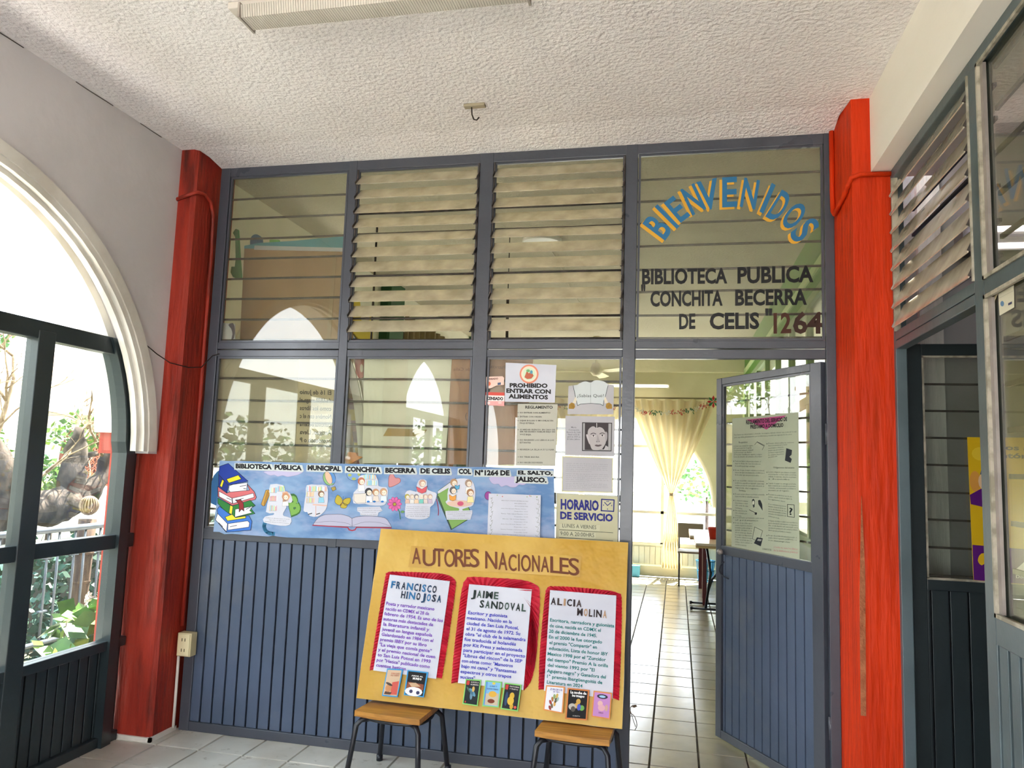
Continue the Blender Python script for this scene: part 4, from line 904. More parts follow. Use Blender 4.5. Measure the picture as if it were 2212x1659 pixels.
# cut-out pictures pasted on
def cutout(fn, pts, shade):
    mb = MB(); P = [BS.at(*fn(*p), 0.0030) for p in pts]; mb.prism(P, BS.n*0.001, M_PAPER); o = mb.build('cutout', MU); return o
O4 = 0.0045
rnd = random.Random(3)
def shelves(mb, fn, x0, x1, ys, cols, w_=18, skew=0.05):
    for y in ys:
        x = x0
        while x < x1:
            h = rnd.uniform(60, 80); ww = rnd.uniform(8, 16); BS.poly(mb, [fn(x+h*skew, y-h), fn(x+ww+h*skew, y-h), fn(x+ww, y), fn(x, y)], rnd.choice(cols), O4); x += ww+3
        BS.line(mb, [fn(x0, y+4), fn(x1, y+6)], 0.5, flat('#8a8a8a'), O4)
PASTEL = ['#8cc4dc', '#a8d4e4', '#d8b090', '#e4c8a0', '#c0d890', '#e8e8ec', '#d8a0a8', '#f0e8b8']
def person_doodle(mb, fn, x, y, s_, hair, cloth):
    BS.poly(mb, [fn(*p) for p in oval(x, y, 34*s_, 36*s_, 14)], hair, O4+.0003); BS.poly(mb, [fn(*p) for p in oval(x+6*s_, y+8*s_, 22*s_, 24*s_, 12)], '#f0dccc', O4+.0006)
    outl(mb, BS, [fn(*p) for p in ((x-24*s_, y+38*s_), (x+26*s_, y+36*s_), (x+34*s_, y+92*s_), (x-30*s_, y+94*s_))], cloth, O4+.0002, 0.35, flat('#6a6a70'))
    for e in (-6, 12): BS.poly(mb, [fn(*p) for p in oval(x+e*s_, y+8*s_, 3*s_, 4*s_, 6)], '#3a3436', O4+.0009)
    BS.line(mb, [fn(x-2*s_, y+20*s_), fn(x+10*s_, y+20*s_)], 0.3, flat('#a05a50'), O4+.0009)
def caption(mb, fn, lines, h=1.6):
    for (x0, y0, x1, y1, t_) in lines: text(BS, mb, t_, fn(x0, y0), fn(x1, y1), h, flat('#5a585c'), 0.0, O4, 1)
a_ = cutout(c1, smooth([(1000, 460), (1190, 470), (1222, 560), (1290, 585), (1330, 690), (1300, 735), (1225, 730), (1240, 800), (1195, 880), (1200, 930), (1310, 962), (1290, 1060), (1150, 1075), (905, 1025), (920, 940), (1040, 915), (1050, 885), (935, 870), (990, 620)], 2), 0)
def f(mb):
    shelves(mb, c1, 985, 1090, (580, 705, 850), PASTEL); shelves(mb, c1, 1110, 1200, (560,), PASTEL); person_doodle(mb, c1, 1225, 640, 1.5, '#c08a68', '#e8e4e4')
    BS.poly(mb, [c1(1180, 580), c1(1250, 560), c1(1300, 640), c1(1260, 710), c1(1190, 720)], '#cfa084', O4+.0002)
    caption(mb, c1, ((930, 960, 1290, 985, 'Contamos con diferentes espacios. Tu puedes'), (980, 990, 1240, 1010, 'elegir el libro que más te agrade'), (920, 1015, 1280, 1045, 'Estantería abierta de lunes a viernes')))
pr(a_, f)
a_ = cutout(c1, smooth([(1545, 470), (1700, 465), (1840, 478), (1860, 620), (1845, 790), (1790, 880), (1700, 940), (1590, 930), (1550, 870), (1495, 850), (1530, 600)], 2), 0)
def f(mb):
    shelves(mb, c1, 1550, 1840, (560,), PASTEL); shelves(mb, c1, 1540, 1650, (640, 730), PASTEL); person_doodle(mb, c1, 1760, 600, 1.4, '#8a6a58', '#8cc4dc')
    BS.line(mb, [c1(1640, 760), c1(1840, 775)], 2.5, flat('#e0b4a4'), O4+.0006); BS.line(mb, [c1(1680, 780), c1(1680, 935)], 1.2, flat('#d8a494'), O4)
    for x in (1570, 1690): BS.line(mb, [c1(x, 905), c1(x+50, 890)], 2.0, flat('#3a3a3c'), O4)
pr(a_, f)
a_ = cutout(c2, smooth([(300, 320), (500, 325), (540, 480), (505, 500), (660, 500), (680, 600), (650, 740), (580, 775), (420, 770), (340, 750), (165, 740), (170, 580), (230, 520), (240, 370)], 2), 0)
def f(mb):
    shelves(mb, c2, 320, 490, (380,), PASTEL); shelves(mb, c2, 360, 520, (470,), PASTEL); person_doodle(mb, c2, 285, 410, 1.6, '#b87058', '#ececec'); person_doodle(mb, c2, 395, 570, 1.7, '#3a3a40', '#ececf0'); person_doodle(mb, c2, 500, 575, 1.5, '#b88a68', '#dccfc4'); person_doodle(mb, c2, 615, 570, 1.6, '#c49a78', '#d8e4ec')
    outl(mb, BS, [c2(*p) for p in ((175, 600), (360, 590), (350, 735), (215, 740), (175, 700))], '#dcd4cc', O4+.0012, 0.5)
    for x in (390, 480, 600): BS.poly(mb, [c2(*p) for p in oval(x, 715, 24, 16, 8)], '#3f7cc0', O4+.0014)
pr(a_, f)
a_ = cutout(c2, [(225, 800), (560, 790), (600, 850), (540, 880), (525, 930), (270, 920), (265, 880), (220, 855)], 0)
def f(mb): caption(mb, c2, ((235, 820, 560, 815, 'La asesoría a la investigación al acceso de'), (215, 850, 590, 850, 'lectores y alumnos, a los libros que necesitan'), (300, 875, 500, 880, 'la comunidad en general'), (280, 910, 520, 915, 'El horario de servicio abierto')))
pr(a_, f)
a_ = cutout(c2, smooth([(1140, 400), (1200, 385), (1260, 410), (1275, 540), (1390, 580), (1405, 640), (1360, 760), (1310, 800), (1300, 940), (1190, 980), (1060, 975), (940, 940), (945, 760), (940, 590), (1010, 545), (1110, 570), (1105, 500)], 2), 0)
def f(mb):
    person_doodle(mb, c2, 1195, 440, 1.5, '#c49a88', '#e8d8d4'); outl(mb, BS, [c2(*p) for p in ((1105, 490), (1190, 530), (1270, 480), (1250, 570), (1190, 595), (1125, 565))], '#d05a64', O4+.0012, 0.5)
    for i, (x, h_, c_) in enumerate(((970, '#a8a04a', '#d8b4a4'), (1040, '#c4b4a8', '#e0dcd8'), (1105, '#8a8488', '#e8c8a8'), (1180, '#d8d4cc', '#7cc8bc'), (1240, '#c8b0a4', '#d8c8c4'), (1310, '#c4a89c', '#c4b4c8'))): person_doodle(mb, c2, x, 640, 1.1, h_, c_)
    caption(mb, c2, tuple((960, 795+i*28, 1300, 800+i*28, t_) for i, t_ in enumerate(('Círculos de lectura y animación a', 'la lectura. Para estas visitas', 'a grupos de maestros. Visitas guiadas', 'a escuelas de Primaria y Preescolar', 'Fomento de lectura y de ella', 'Participa'))))
pr(a_, f)
a_ = cutout(c2, smooth([(1620, 420), (1700, 380), (1820, 370), (1930, 400), (1980, 520), (1980, 660), (1950, 770), (1880, 800), (1790, 830), (1800, 850), (1740, 850), (1740, 815), (1600, 780), (1540, 720), (1570, 690), (1570, 600), (1590, 500)], 2), 0)
def f(mb):
    BS.poly(mb, [c2(*p) for p in oval(1750, 745, 190, 50, 20)], '#d8b8a8', O4)
    for x, y, h_, c_ in ((1665, 430, '#b08a68', '#8cc4e0'), (1885, 440, '#a08878', '#ece8e4'), (1655, 545, '#6a6464', '#e8e4e4'), (1910, 580, '#a87a58', '#e8dca0')): person_doodle(mb, c2, x, y, 1.6, h_, c_)
    outl(mb, BS, [c2(*p) for p in ((1595, 610), (1650, 640), (1700, 615), (1695, 690), (1650, 705), (1605, 690))], '#e09a4a', O4+.0014, 0.5); outl(mb, BS, [c2(*p) for p in ((1680, 460), (1715, 485), (1755, 465), (1745, 525), (1715, 535), (1690, 520))], '#5aa8d0', O4+.0014, 0.5); BS.poly(mb, [c2(*p) for p in oval(1765, 745, 48, 35, 12)], '#c85a78', O4+.0016)
pr(a_, f)
a_ = cutout(c2, [(1540, 855), (1940, 845), (1940, 890), (1910, 985), (1560, 985), (1540, 900)], 0)
def f(mb): caption(mb, c2, ((1560, 875, 1930, 872, 'La Biblioteca abierta todo el día a la comunidad'), (1565, 905, 1915, 900, 'visitantes en un horario de servicio'), (1650, 935, 1830, 930, '9:00 a 20:00 horas'), (1570, 970, 1900, 968, 'Te esperamos de lunes a viernes')))
pr(a_, f)
def f(mb):
    WDS = [('BIBLIOTECA', (509.4, 1011), (587.6, 1013.3), 8.6), ('PÚBLICA', (593.6, 1013.8), (652.4, 1015.6), 8.8), ('MUNICIPAL', (665, 1014.9), (736.9, 1017.5), 9), ('CONCHITA', (748, 1018), (822.5, 1020.4), 9.4), ('BECERRA', (832.6, 1020.6), (897.7, 1021.4), 9), ('DE CELIS', (908.5, 1021.8), (972.9, 1022.8), 9.2), ('COL', (991, 1023), (1017.8, 1023.4), 9.2), ('N°1264 DE', (1026, 1026), (1101, 1026.6), 9.4), ('EL SALTO,', (1119, 1024.2), (1194, 1026), 7), ('JALISCO.', (1113.8, 1039.5), (1181, 1042), 9)]
    for t_, a, b, h in WDS:
        P = [(a[0]-3, a[1]+3+rnd.random()), ((a[0]+b[0])/2, (a[1]+b[1])/2+4), (b[0]+2, b[1]+4), (b[0]+4, b[1]+1), (b[0]+1, b[1]-h-2), ((a[0]+b[0])/2, (a[1]+b[1])/2-h-3), (a[0]-2, a[1]-h-2)]
        BS.poly(mb, P, '#c6cccc', 0.0022)
        text(BS, mb, t_, a, b, h*1.08, INKB, 0.058, 0.0026, 2)
pr(MU, f, 'lettering', 'black capital letters pasted along the top of the mural')
# floral bordered list taped over the mural
q = [(1056, 1066), (1168.3, 1069.5), (1166, 1178), (1052, 1174)]
LS = Surf((0, -0.013, 0), (0, -1, 0))
s = sheet(LS, q, M_PAPER, 'sign', 'white list sheet with floral border taped over the mural')
def f(mb):
    G2 = flat('#6f7076')
    T = ['BIBLIOTECA CONCHITA BECERRA DE CELIS', 'INFORMACIÓN', 'CÍRCULOS DE LECTURA', 'Lunes. Hora del cuento Matutino 10:00 hrs', 'Vespertino 16:00', 'Martes. Taller infantil Matutino 11:00', 'Vespertino 16:00', 'Miércoles. Club de lectura Matutino', 'Vespertino 17:00', 'Jueves. Hora del cuento Matutino 11:00', 'Vespertino 16:00', 'Viernes. Fomento a la lectura 10:00', 'Vespertino 16:00', 'Sábado. Exposición de libros. Todo el día', '(previa cita al grupo)']
    for i, t_ in enumerate(T):
        v = 0.14+0.052*i; u0 = 0.25+0.03*(i % 3 == 1); u1 = 0.76 if i % 2 == 0 or i == 5 else 0.72
        if len(t_) < 20: u0 = 0.5
        qtext(LS, mb, q, t_, u0, v, u1, 1.9, G2, off=T_, res=1)
pr(s, f, 'lettering')
def f(mb):
    for k in range(15):
        u = rnd.uniform(.15, .95); v = rnd.choice((rnd.uniform(.02, .06), rnd.uniform(.86, .93))); LS.poly(mb, oval(*quadlerp(q, u, v), 1.3, 1.3, 6), rnd.choice(['#d87a78', '#e0c06a', '#e8a08a', '#9ab07a']), T_)
    for u in (0.04, 0.94):
        for k in range(10):
            x, y = quadlerp(q, u+0.02*(k % 2), 0.08+0.09*k); LS.line(mb, smooth([(x, y), (x+3, y+4), (x+1, y+9)], 3, False), 0.5, flat('#6a7268'), T_); LS.line(mb, [(x, y+3), (x-3 if u > .5 else x+4, y)], 0.7, flat('#7a8272'), T_)
pr(s, f, 'floral_border')

# ================================================================== yellow display board on two stools
BRD0 = Vector((-0.862, -0.07, 1.148)); bu = Vector((0, 0.21, 0.793)).normalized(); bn = Vector((0, -0.793, 0.21)).normalized()
YS = Surf(BRD0, bn)
def k1(x, y): return (760+x/3.1355, 1130+y/3.1355)
qb = [(823, 1142), (1357, 1172), (1344, 1575), (770, 1508)]
mb = MB(); P = [YS.at(*p, -0.001) for p in wavy(qb, 10, 1.6)]; mb.prism(P, -bn*0.011, flat('#e2dcc8')); DB = mb.build('display_board', label='large yellow paper display board AUTORES NACIONALES standing on two stools', cat='board')
# crinkled yellow paper face
def paper_grid(surf, q, nx, ny, amp, m, off=0.0, seed=1, sc=3.0):
    r_ = random.Random(seed); mb = MB(); V = []; F = []
    ph = [(r_.uniform(-9, 9), r_.uniform(-9, 9), r_.uniform(0, 6), r_.uniform(.4, 1)) for _ in range(9)]
    for j in range(ny+1):
        for i in range(nx+1):
            u, v = i/nx, j/ny; z = sum(a_*abs(math.sin(px_*u*sc*.4+py_*v*sc*.4+p0)) for px_, py_, p0, a_ in ph)/9
            e = 0.25 if i in (0, nx) or j in (0, ny) else 1
            x, y = quadlerp(q, u, v); V.append(surf.at(x, y, off+amp*z*e))
    for j in range(ny):
        for i in range(nx): a = j*(nx+1)+i; F.append((a, a+1, a+nx+2, a+nx+1))
    mb.add(V, F, m, True); return mb
paper_grid(YS, qb, 60, 40, 0.0035, M_YEL, 0.0002, 4).build('yellow_paper', DB, fixn=False)
paper_grid(YS, [(889.1, 1179.4), (1256.5, 1201.5), (1252.7, 1246.8), (882.5, 1225)], 30, 6, 0.0015, M_YELT, 0.0045, 8, 5).build('title_strip', DB, fixn=False)
BRN = flat('#6b3a22', 0.6)
def f(mb):
    L = [('A', 411, 275, 468, 278, 108), ('U', 482, 290, 568, 292, 112), ('T', 560, 292, 625, 296, 122), ('O', 628, 296, 700, 298, 118), ('R', 700, 296, 770, 298, 120), ('E', 762, 294, 805, 296, 118), ('S', 800, 298, 864, 300, 124),
         ('N', 905, 307, 985, 312, 118), ('A', 994, 315, 1054, 320, 118), ('C', 1062, 322, 1116, 326, 112), ('I', 1128, 325, 1136, 326, 116), ('O', 1147, 326, 1212, 330, 112), ('N', 1222, 328, 1272, 332, 112), ('A', 1282, 330, 1335, 334, 104), ('L', 1345, 336, 1412, 342, 112), ('E', 1408, 342, 1470, 348, 110), ('S', 1468, 350, 1540, 358, 116)]
    for ch, x0, y0, x1, y1, h in L:
        text(YS, mb, ch, k1(x0, y0), k1(x1, y1), h/3.1355, BRN, 0.008, 0.0072, 4); text(YS, mb, ch, k1(x0+5, y0), k1(x1+3, y1), h/3.1355, flat('#8a5a34'), -0.004, 0.0070, 4)
pr(DB, f, 'lettering', 'brown hand drawn title letters')
def ruffle(inner, outer, m, name):
    """gathered crepe strip between two closed pixel outlines with the same number of points"""
    mb = MB(); n = len(inner); V = []; F = []; r_ = random.Random(len(inner)+int(inner[0][0])); nj = 6
    for i in range(n):
        a = r_.uniform(0.005, 0.010) if i % 2 else r_.uniform(0, 0.002)
        for j in range(nj+1):
            t = j/nj; jit = (r_.uniform(-.4, .4)+(0.9 if i % 2 else -0.7))*t
            x = inner[i][0]*(1-t)+outer[i][0]*t+jit*0.6; y = inner[i][1]*(1-t)+outer[i][1]*t+jit*0.6
            V.append(YS.at(x, y, 0.0035+a*(0.1+1.0*math.sin(math.pi*t*0.9))))
    for i in range(n-1):
        for j in range(nj): b = i*(nj+1)+j; F.append((b, b+1, b+nj+2, b+nj+1))
    mb.add(V, F, m, False); return mb.build(name, DB, fixn=False)
def resample(pts, n):
    d = [0]
    for a, b in zip(pts[:-1], pts[1:]): d.append(d[-1]+math.hypot(b[0]-a[0], b[1]-a[1]))
    o = []; k = 0
    for i in range(n):
        s_ = d[-1]*i/(n-1)
        while k < len(d)-2 and d[k+1] < s_: k += 1
        t = (s_-d[k])/((d[k+1]-d[k]) or 1); o.append((pts[k][0]+(pts[k+1][0]-pts[k][0])*t, pts[k][1]+(pts[k+1][1]-pts[k][1])*t))
    return o
def poster(q, outer, title, lines, ink, tv, l0, l1):
    q = [k1(*p) for p in q]; outer = [k1(*p) for p in outer]
    inner = [q[3], q[0], q[1], q[2]]
    ins = [(p[0]+(sum(a[0] for a in q)/4-p[0])*0.05, p[1]+(sum(a[1] for a in q)/4-p[1])*0.03) for p in inner]
    A = []; 
    for s0, s1, o0, o1, n in ((ins[0], ins[1], outer[0], outer[1], 46), (ins[1], ins[2], outer[1], outer[2], 34), (ins[2], ins[3], outer[2], outer[3], 46)):
        pass
    nI = 2*60+44
    I = resample([ins[0], ins[1]], 60)+resample([ins[1], ins[2]], 46)[1:-1]+resample([ins[2], ins[3]], 60)
    o_ = smooth(outer, 6, False); L = len(o_)
    # split the outer outline at its two top corners so pleats stay radial
    def near(p): return min(range(L), key=lambda i: (o_[i][0]-p[0])**2+(o_[i][1]-p[1])**2)
    i1, i2 = near(outer[2]), near(outer[-3])
    O = resample(o_[:i1+1], 60)+resample(o_[i1:i2+1], 46)[1:-1]+resample(o_[i2:], 60)
    ruffle(I, O, M_CREPE, 'crepe_ruffle')
    paper_grid(YS, q, 12, 18, 0.0015, M_PAPER, 0.0105, int(q[0][0]), 2).build('author_sheet', DB, label=title[-1], fixn=False)
    mb = MB()
    for t_, u0, u1, v, h, cols in title[:-1]:
        n = len(t_); x = u0
        wd = [0.5 if c == 'I' else 1.4 if c in 'MN' else 1.0 for c in t_]; tot = sum(wd); st = (u1-u0)/tot
        for c, w_, cc in zip(t_, wd, (cols*9)):
            qtext(YS, mb, q, c, x+0.004, v, x+st*w_-0.016, h*1.1, flat(cc), 0.03, off=0.0136); x += st*w_
    mb.build('name_letters', DB, fixn=False)
    mb = MB(); nl = len(lines); mx = max(len(t_) for t_ in lines)
    for i, t_ in enumerate(lines):
        v = l0+(l1-l0)*i/(nl-1); u1 = min(0.985, 0.025+0.96*len(t_)/mx+random.uniform(-.02, .02)); u0 = 0.02+random.uniform(0, .02)
        qtext(YS, mb, q, t_, u0, v, u1, 7.1, ink, 0.018, off=0.0136, slant=0.02)
    mb.build('handwriting', DB, fixn=False)
BL = ['#2a6a9c', '#1c3c5c', '#1a2438']; GR = ['#1c2826', '#3c5048', '#202c2a']; BO = ['#2e2226', '#3a2c2c', '#b08a68', '#2c2024']
poster([(262, 350), (668, 395), (575, 1055), (150, 998)], [(122, 1000), (165, 740), (226, 380), (245, 335), (330, 330), (560, 338), (650, 352), (697, 382), (704, 440), (660, 760), (612, 1050)],
       [('FRANCISCO', .05, .82, .135, 13.5, BL), ('HINOJOSA', .24, .92, .225, 13.5, BL[::-1]), 'white author sheet about Francisco Hinojosa, purple handwriting'],
       ['Poeta y narrador mexicano', 'nacido en CDMX el 28 de', 'febrero de 1954. Es uno de los', 'autores más destacados de', 'la literatura infantil y', 'juvenil en lengua española', 'Galardonado en 1984 con el', 'premio IBBY por su libro', '"La vieja que comía gente"', 'y el premio nacional de cuen', 'to San Luis Potosí en 1993', 'por "Hetica" publicado como', 'cuentos heticos.'], flat('#7038ae'), 0, 0.315, 0.955)
poster([(798, 415), (1222, 452), (1165, 1130), (722, 1083)], [(675, 1088), (695, 850), (742, 470), (770, 385), (800, 365), (950, 370), (1150, 385), (1240, 415), (1275, 480), (1255, 850), (1222, 1050), (1168, 1133)],
       [('JAIME', .05, .50, .125, 13.5, GR), ('SANDOVAL', .20, .95, .222, 14, GR[::-1]), 'white author sheet about Jaime Sandoval, blue handwriting'],
       ['Escritor y guionista', 'mexicano. Nacido en la', 'ciudad de San Luis Potosí,', 'el 31 de agosto de 1972. Su', 'obra "el club de la salamandra', 'fue traducida al holandés', 'por Kit Press y seleccionada', 'para participar en el proyecto', '"Libros del rincon" de la SEP', 'con obras como: "Mamotros', 'bajo mi cama" y "Fantasmas', 'espectros y otros trapos', 'sucios"'], flat('#3033b0'), 0, 0.30, 0.95)
poster([(1345, 455), (1793, 492), (1768, 1190), (1303, 1135)], [(1265, 1130), (1275, 850), (1308, 500), (1325, 440), (1360, 428), (1520, 435), (1720, 455), (1805, 475), (1828, 520), (1824, 850), (1810, 1200)],
       [('ALICIA', .02, .50, .14, 13, BO), ('MOLINA', .42, .88, .225, 14, BO[::-1]), 'white author sheet about Alicia Molina, green handwriting'],
       ['Escritora, narradora y guionista', 'de cine, nacida en CDMX el', '20 de diciembre de 1945.', 'En el 2000 le fue otorgado', 'el premio "Compartir" en', 'educación, Lista de honor IBY', 'Mexico 1998 por el "Zurcidor', 'del tiempo" Premio A la orilla', 'del viento 1992 por "El', 'Agujero negro" y Ganadora del', '1° premio Ibargüengoitia de', 'Literatura en 2024'], flat('#0c7472'), 0, 0.31, 0.925)
def cover(q, border, base, label, fn):
    q = [k1(*p) for p in q]
    mb = MB(); mb.prism([YS.at(*p, 0.015) for p in q], bn*0.0035, flat(border)); o = mb.build('book_cover', DB, label=label)
    c = ((sum(p[0] for p in q))/4, sum(p[1] for p in q)/4); qi = [(p[0]+(c[0]-p[0])*0.13, p[1]+(c[1]-p[1])*0.09) for p in q]
    mb = MB(); YS.poly(mb, qi, base, 0.0190)
    def D(pts, col, k=0): YS.poly(mb, [quadlerp(qi, *p) for p in pts], col, 0.0193+0.0003*k)
    def E(u, v, ru, rv, col, k=0, rot=0): D(oval(u, v, ru, rv, 12, rot=rot), col, k)
    def X(t_, u0, u1, v, h, col, b=0.02): qtext(YS, mb, qi, t_, u0, v, u1, h, flat(col), b, off=0.0206, res=1)
    fn(D, E, X); mb.build('print', o, fixn=False)
def g(D, E, X):
    D([(.5, .48), (.96, .42), (.97, .95), (.5, .97)], '#c85a50'); E(.3, .72, .22, .16, '#c48a60', 1); E(.3, .56, .26, .05, '#4a3c3a', 2, 0.2); X('FÁBULAS', .3, .9, .16, 3, '#b06a58'); X('DEL CUENTO', .3, .9, .24, 3, '#b06a58'); D([(.1, .85), (.6, .88), (.5, .97), (.05, .97)], '#5c4034', 1)
cover([(248, 985), (355, 990), (318, 1180), (212, 1170)], '#3a94cc', '#cbb094', 'blue edged book cover with beige and red picture', g)
def g(D, E, X):
    D([(.05, .45), (.95, .5), (.97, .75), (0, .72)], '#8a4c34'); E(.45, .85, .5, .2, '#e4e4ea', 1); E(.3, .85, .1, .08, '#3a3c60', 2); E(.7, .88, .1, .08, '#3a3c60', 2); D([(.1, .5), (.5, .46), (.8, .6), (.3, .66)], '#c4a484', 1); X('AMAR AL', .2, .85, .2, 3, '#e8e8ea'); X('MUNDO', .3, .8, .33, 4.5, '#f0f0f0', .05)
cover([(385, 995), (525, 1010), (495, 1180), (360, 1165)], '#3a94cc', '#1c1a1c', 'blue edged book cover, black above, brown and white below', g)
def g(D, E, X):
    D([(.05, .02), (.26, .02), (.25, .2), (.03, .2)], '#b83a34'); X('CLUB DE LA', .35, .95, .1, 3, '#c8c0bc'); X('SALAMANDRA', .35, .95, .2, 3, '#c8c0bc'); E(.55, .5, .3, .1, '#5c8ca8', 1, .5); E(.6, .36, .1, .12, '#c8a458', 2); E(.5, .62, .1, .2, '#6a8ca4', 1); E(.25, .4, .2, .05, '#4a6a58', 1, .6); E(.12, .93, .05, .04, '#c04038', 1)
cover([(778, 1055), (882, 1062), (858, 1240), (755, 1225)], '#86c86c', '#20262a', 'green edged dark book cover with a small blue figure', g)
def g(D, E, X):
    X('LORES Y', .3, .8, .2, 3, '#4a5a8c'); X('GRANDES CUERNOS', .1, .9, .32, 3, '#4a5a8c'); D([(.02, .5), (.98, .45), (.98, .97), (.02, .97)], '#c4b49c', 0); E(.55, .5, .28, .13, '#d8aa44', 1); E(.5, .8, .25, .09, '#7a3a28', 2); E(.55, .05, .12, .05, '#d8c050', 1); D([(0, 0), (.1, 0), (.08, .98), (0, .98)], '#5a8cd0', 3)
cover([(910, 1065), (1022, 1075), (1000, 1250), (888, 1240)], '#86c86c', '#7cb4dc', 'green edged light blue book cover with a yellow animal', g)
def g(D, E, X):
    D([(.05, .02), (.24, .02), (.22, .22), (.03, .22)], '#c03c34'); X('FANTASMAS', .32, .95, .1, 3, '#c8c0bc'); X('Y TRAPOS', .32, .9, .2, 3, '#c8c0bc'); E(.55, .45, .16, .14, '#d0a83c', 1); E(.5, .66, .22, .18, '#d8b040', 2); E(.6, .88, .12, .12, '#caa038', 1); E(.2, .6, .1, .3, '#2c4468', 0); E(.85, .9, .09, .06, '#d8584a', 2)
cover([(1040, 1080), (1155, 1095), (1130, 1275), (1012, 1258)], '#86c86c', '#1e2028', 'green edged dark book cover with a yellow figure', g)
def g(D, E, X):
    X('ZURCIDOR', .2, .95, .14, 4, '#6a5a9c'); X('DEL TIEMPO', .4, .8, .22, 2.5, '#6a5a9c'); 
    for u, v, c_ in ((.5, .4, '#8aa06a'), (.65, .36, '#c8a858'), (.4, .52, '#b07a4a'), (.6, .55, '#6a5a4a'), (.3, .66, '#a04038'), (.55, .7, '#c89a50'), (.4, .8, '#7a6a54'), (.7, .5, '#9ab0a8'), (.3, .9, '#8a3c34')): E(u, v, .11, .07, c_, 1, u*3)
cover([(1320, 1098), (1447, 1108), (1432, 1290), (1300, 1265)], '#d88c4c', '#e2e2ea', 'orange edged white book cover with a small crowd', g)
def g(D, E, X):
    X('La noche de', .1, .95, .13, 5.5, '#f0f0f0', .05); X('los trasgos', .2, .85, .24, 5, '#f0f0f0', .05); E(.55, .4, .12, .1, '#c8a04c', 1); E(.6, .6, .1, .12, '#4a5ac0', 2); E(.75, .62, .14, .1, '#6aa450', 1); E(.25, .6, .2, .12, '#b8b4ac', 1); E(.3, .68, .12, .1, '#55504c', 2); E(.5, .55, .16, .1, '#d0a458', 1); X('CUENTO', .3, .7, .94, 2.6, '#b0b0b0')
cover([(1465, 1115), (1612, 1130), (1595, 1335), (1448, 1325)], '#cc7c44', '#161418', 'orange edged black book cover La noche de los trasgos', g)
def g(D, E, X):
    E(.5, .15, .34, .1, '#3c3448', 1); E(.5, .15, .2, .05, '#9cc4e4', 2); E(.4, .45, .16, .12, '#e0b4b0', 1); E(.5, .62, .22, .14, '#dca8b4', 2); E(.8, .6, .1, .14, '#c8a090', 1); X('DIEGO', .35, .65, .86, 3, '#6a3a5c')
cover([(1640, 1135), (1765, 1150), (1750, 1328), (1625, 1310)], '#d88c4c', '#c088c4', 'orange edged purple book cover with a dark cap', g)

# ------------------------------------------------------------------ stools
def stool(cx, cy, rot, label):
    t = empty('stool', (cx, cy, 0), label, 'stool', 'school stools under the yellow board')
    c, s_ = math.cos(rot), math.sin(rot)
    def Wp(x, y, z): return Vector((cx+x*c-y*s_, cy+x*s_+y*c, z))
    mb = MB(); o = [(-.165, -.15), (.165, -.15), (.15, .14), (-.15, .14)]
    o = smooth([(-.165, -.12), (-.15, -.15), (0, -.158), (.15, -.15), (.165, -.12), (.155, .12), (.14, .14), (0, .145), (-.14, .14), (-.155, .12)], 3)
    mb.prism([Wp(x, y, .312) for x, y in o], (0, 0, .026), M_WOOD); mb.build('seat', t, bevel=.006)
    mb = MB(); mb.tube([Wp(x*0.86, y*0.86, .300) for x, y in smooth([(-.15, -.13), (.15, -.13), (.14, .12), (-.14, .12)], 5)], .009, M_TUBE, 8, closed=True); mb.build('under_frame', t)
    for sx_ in (-1, 1):
        for sy in (-1, 1):
            mb = MB(); mb.tube([Wp(sx_*.10, sy*.10, .296), Wp(sx_*.14, sy*.125, .292), Wp(sx_*.158, sy*.14, .27), Wp(sx_*.165, sy*.15, .20), Wp(sx_*.185, sy*.175, .012)], .0125, M_TUBE, 10); l = mb.build('leg', t)
            mb = MB(); mb.lathe([(0, 0), (.016, 0), (.016, .03), (0, .03)], Wp(sx_*.186, sy*.176, 0), M_TUBE, 12); mb.build('rubber_foot', l)
    return t
stool(-1.285, -0.262, -0.09, 'wooden stool with dark tube legs under the left end of the yellow board')
stool(-0.430, -0.262, -0.06, 'wooden stool with dark tube legs under the right end of the yellow board')

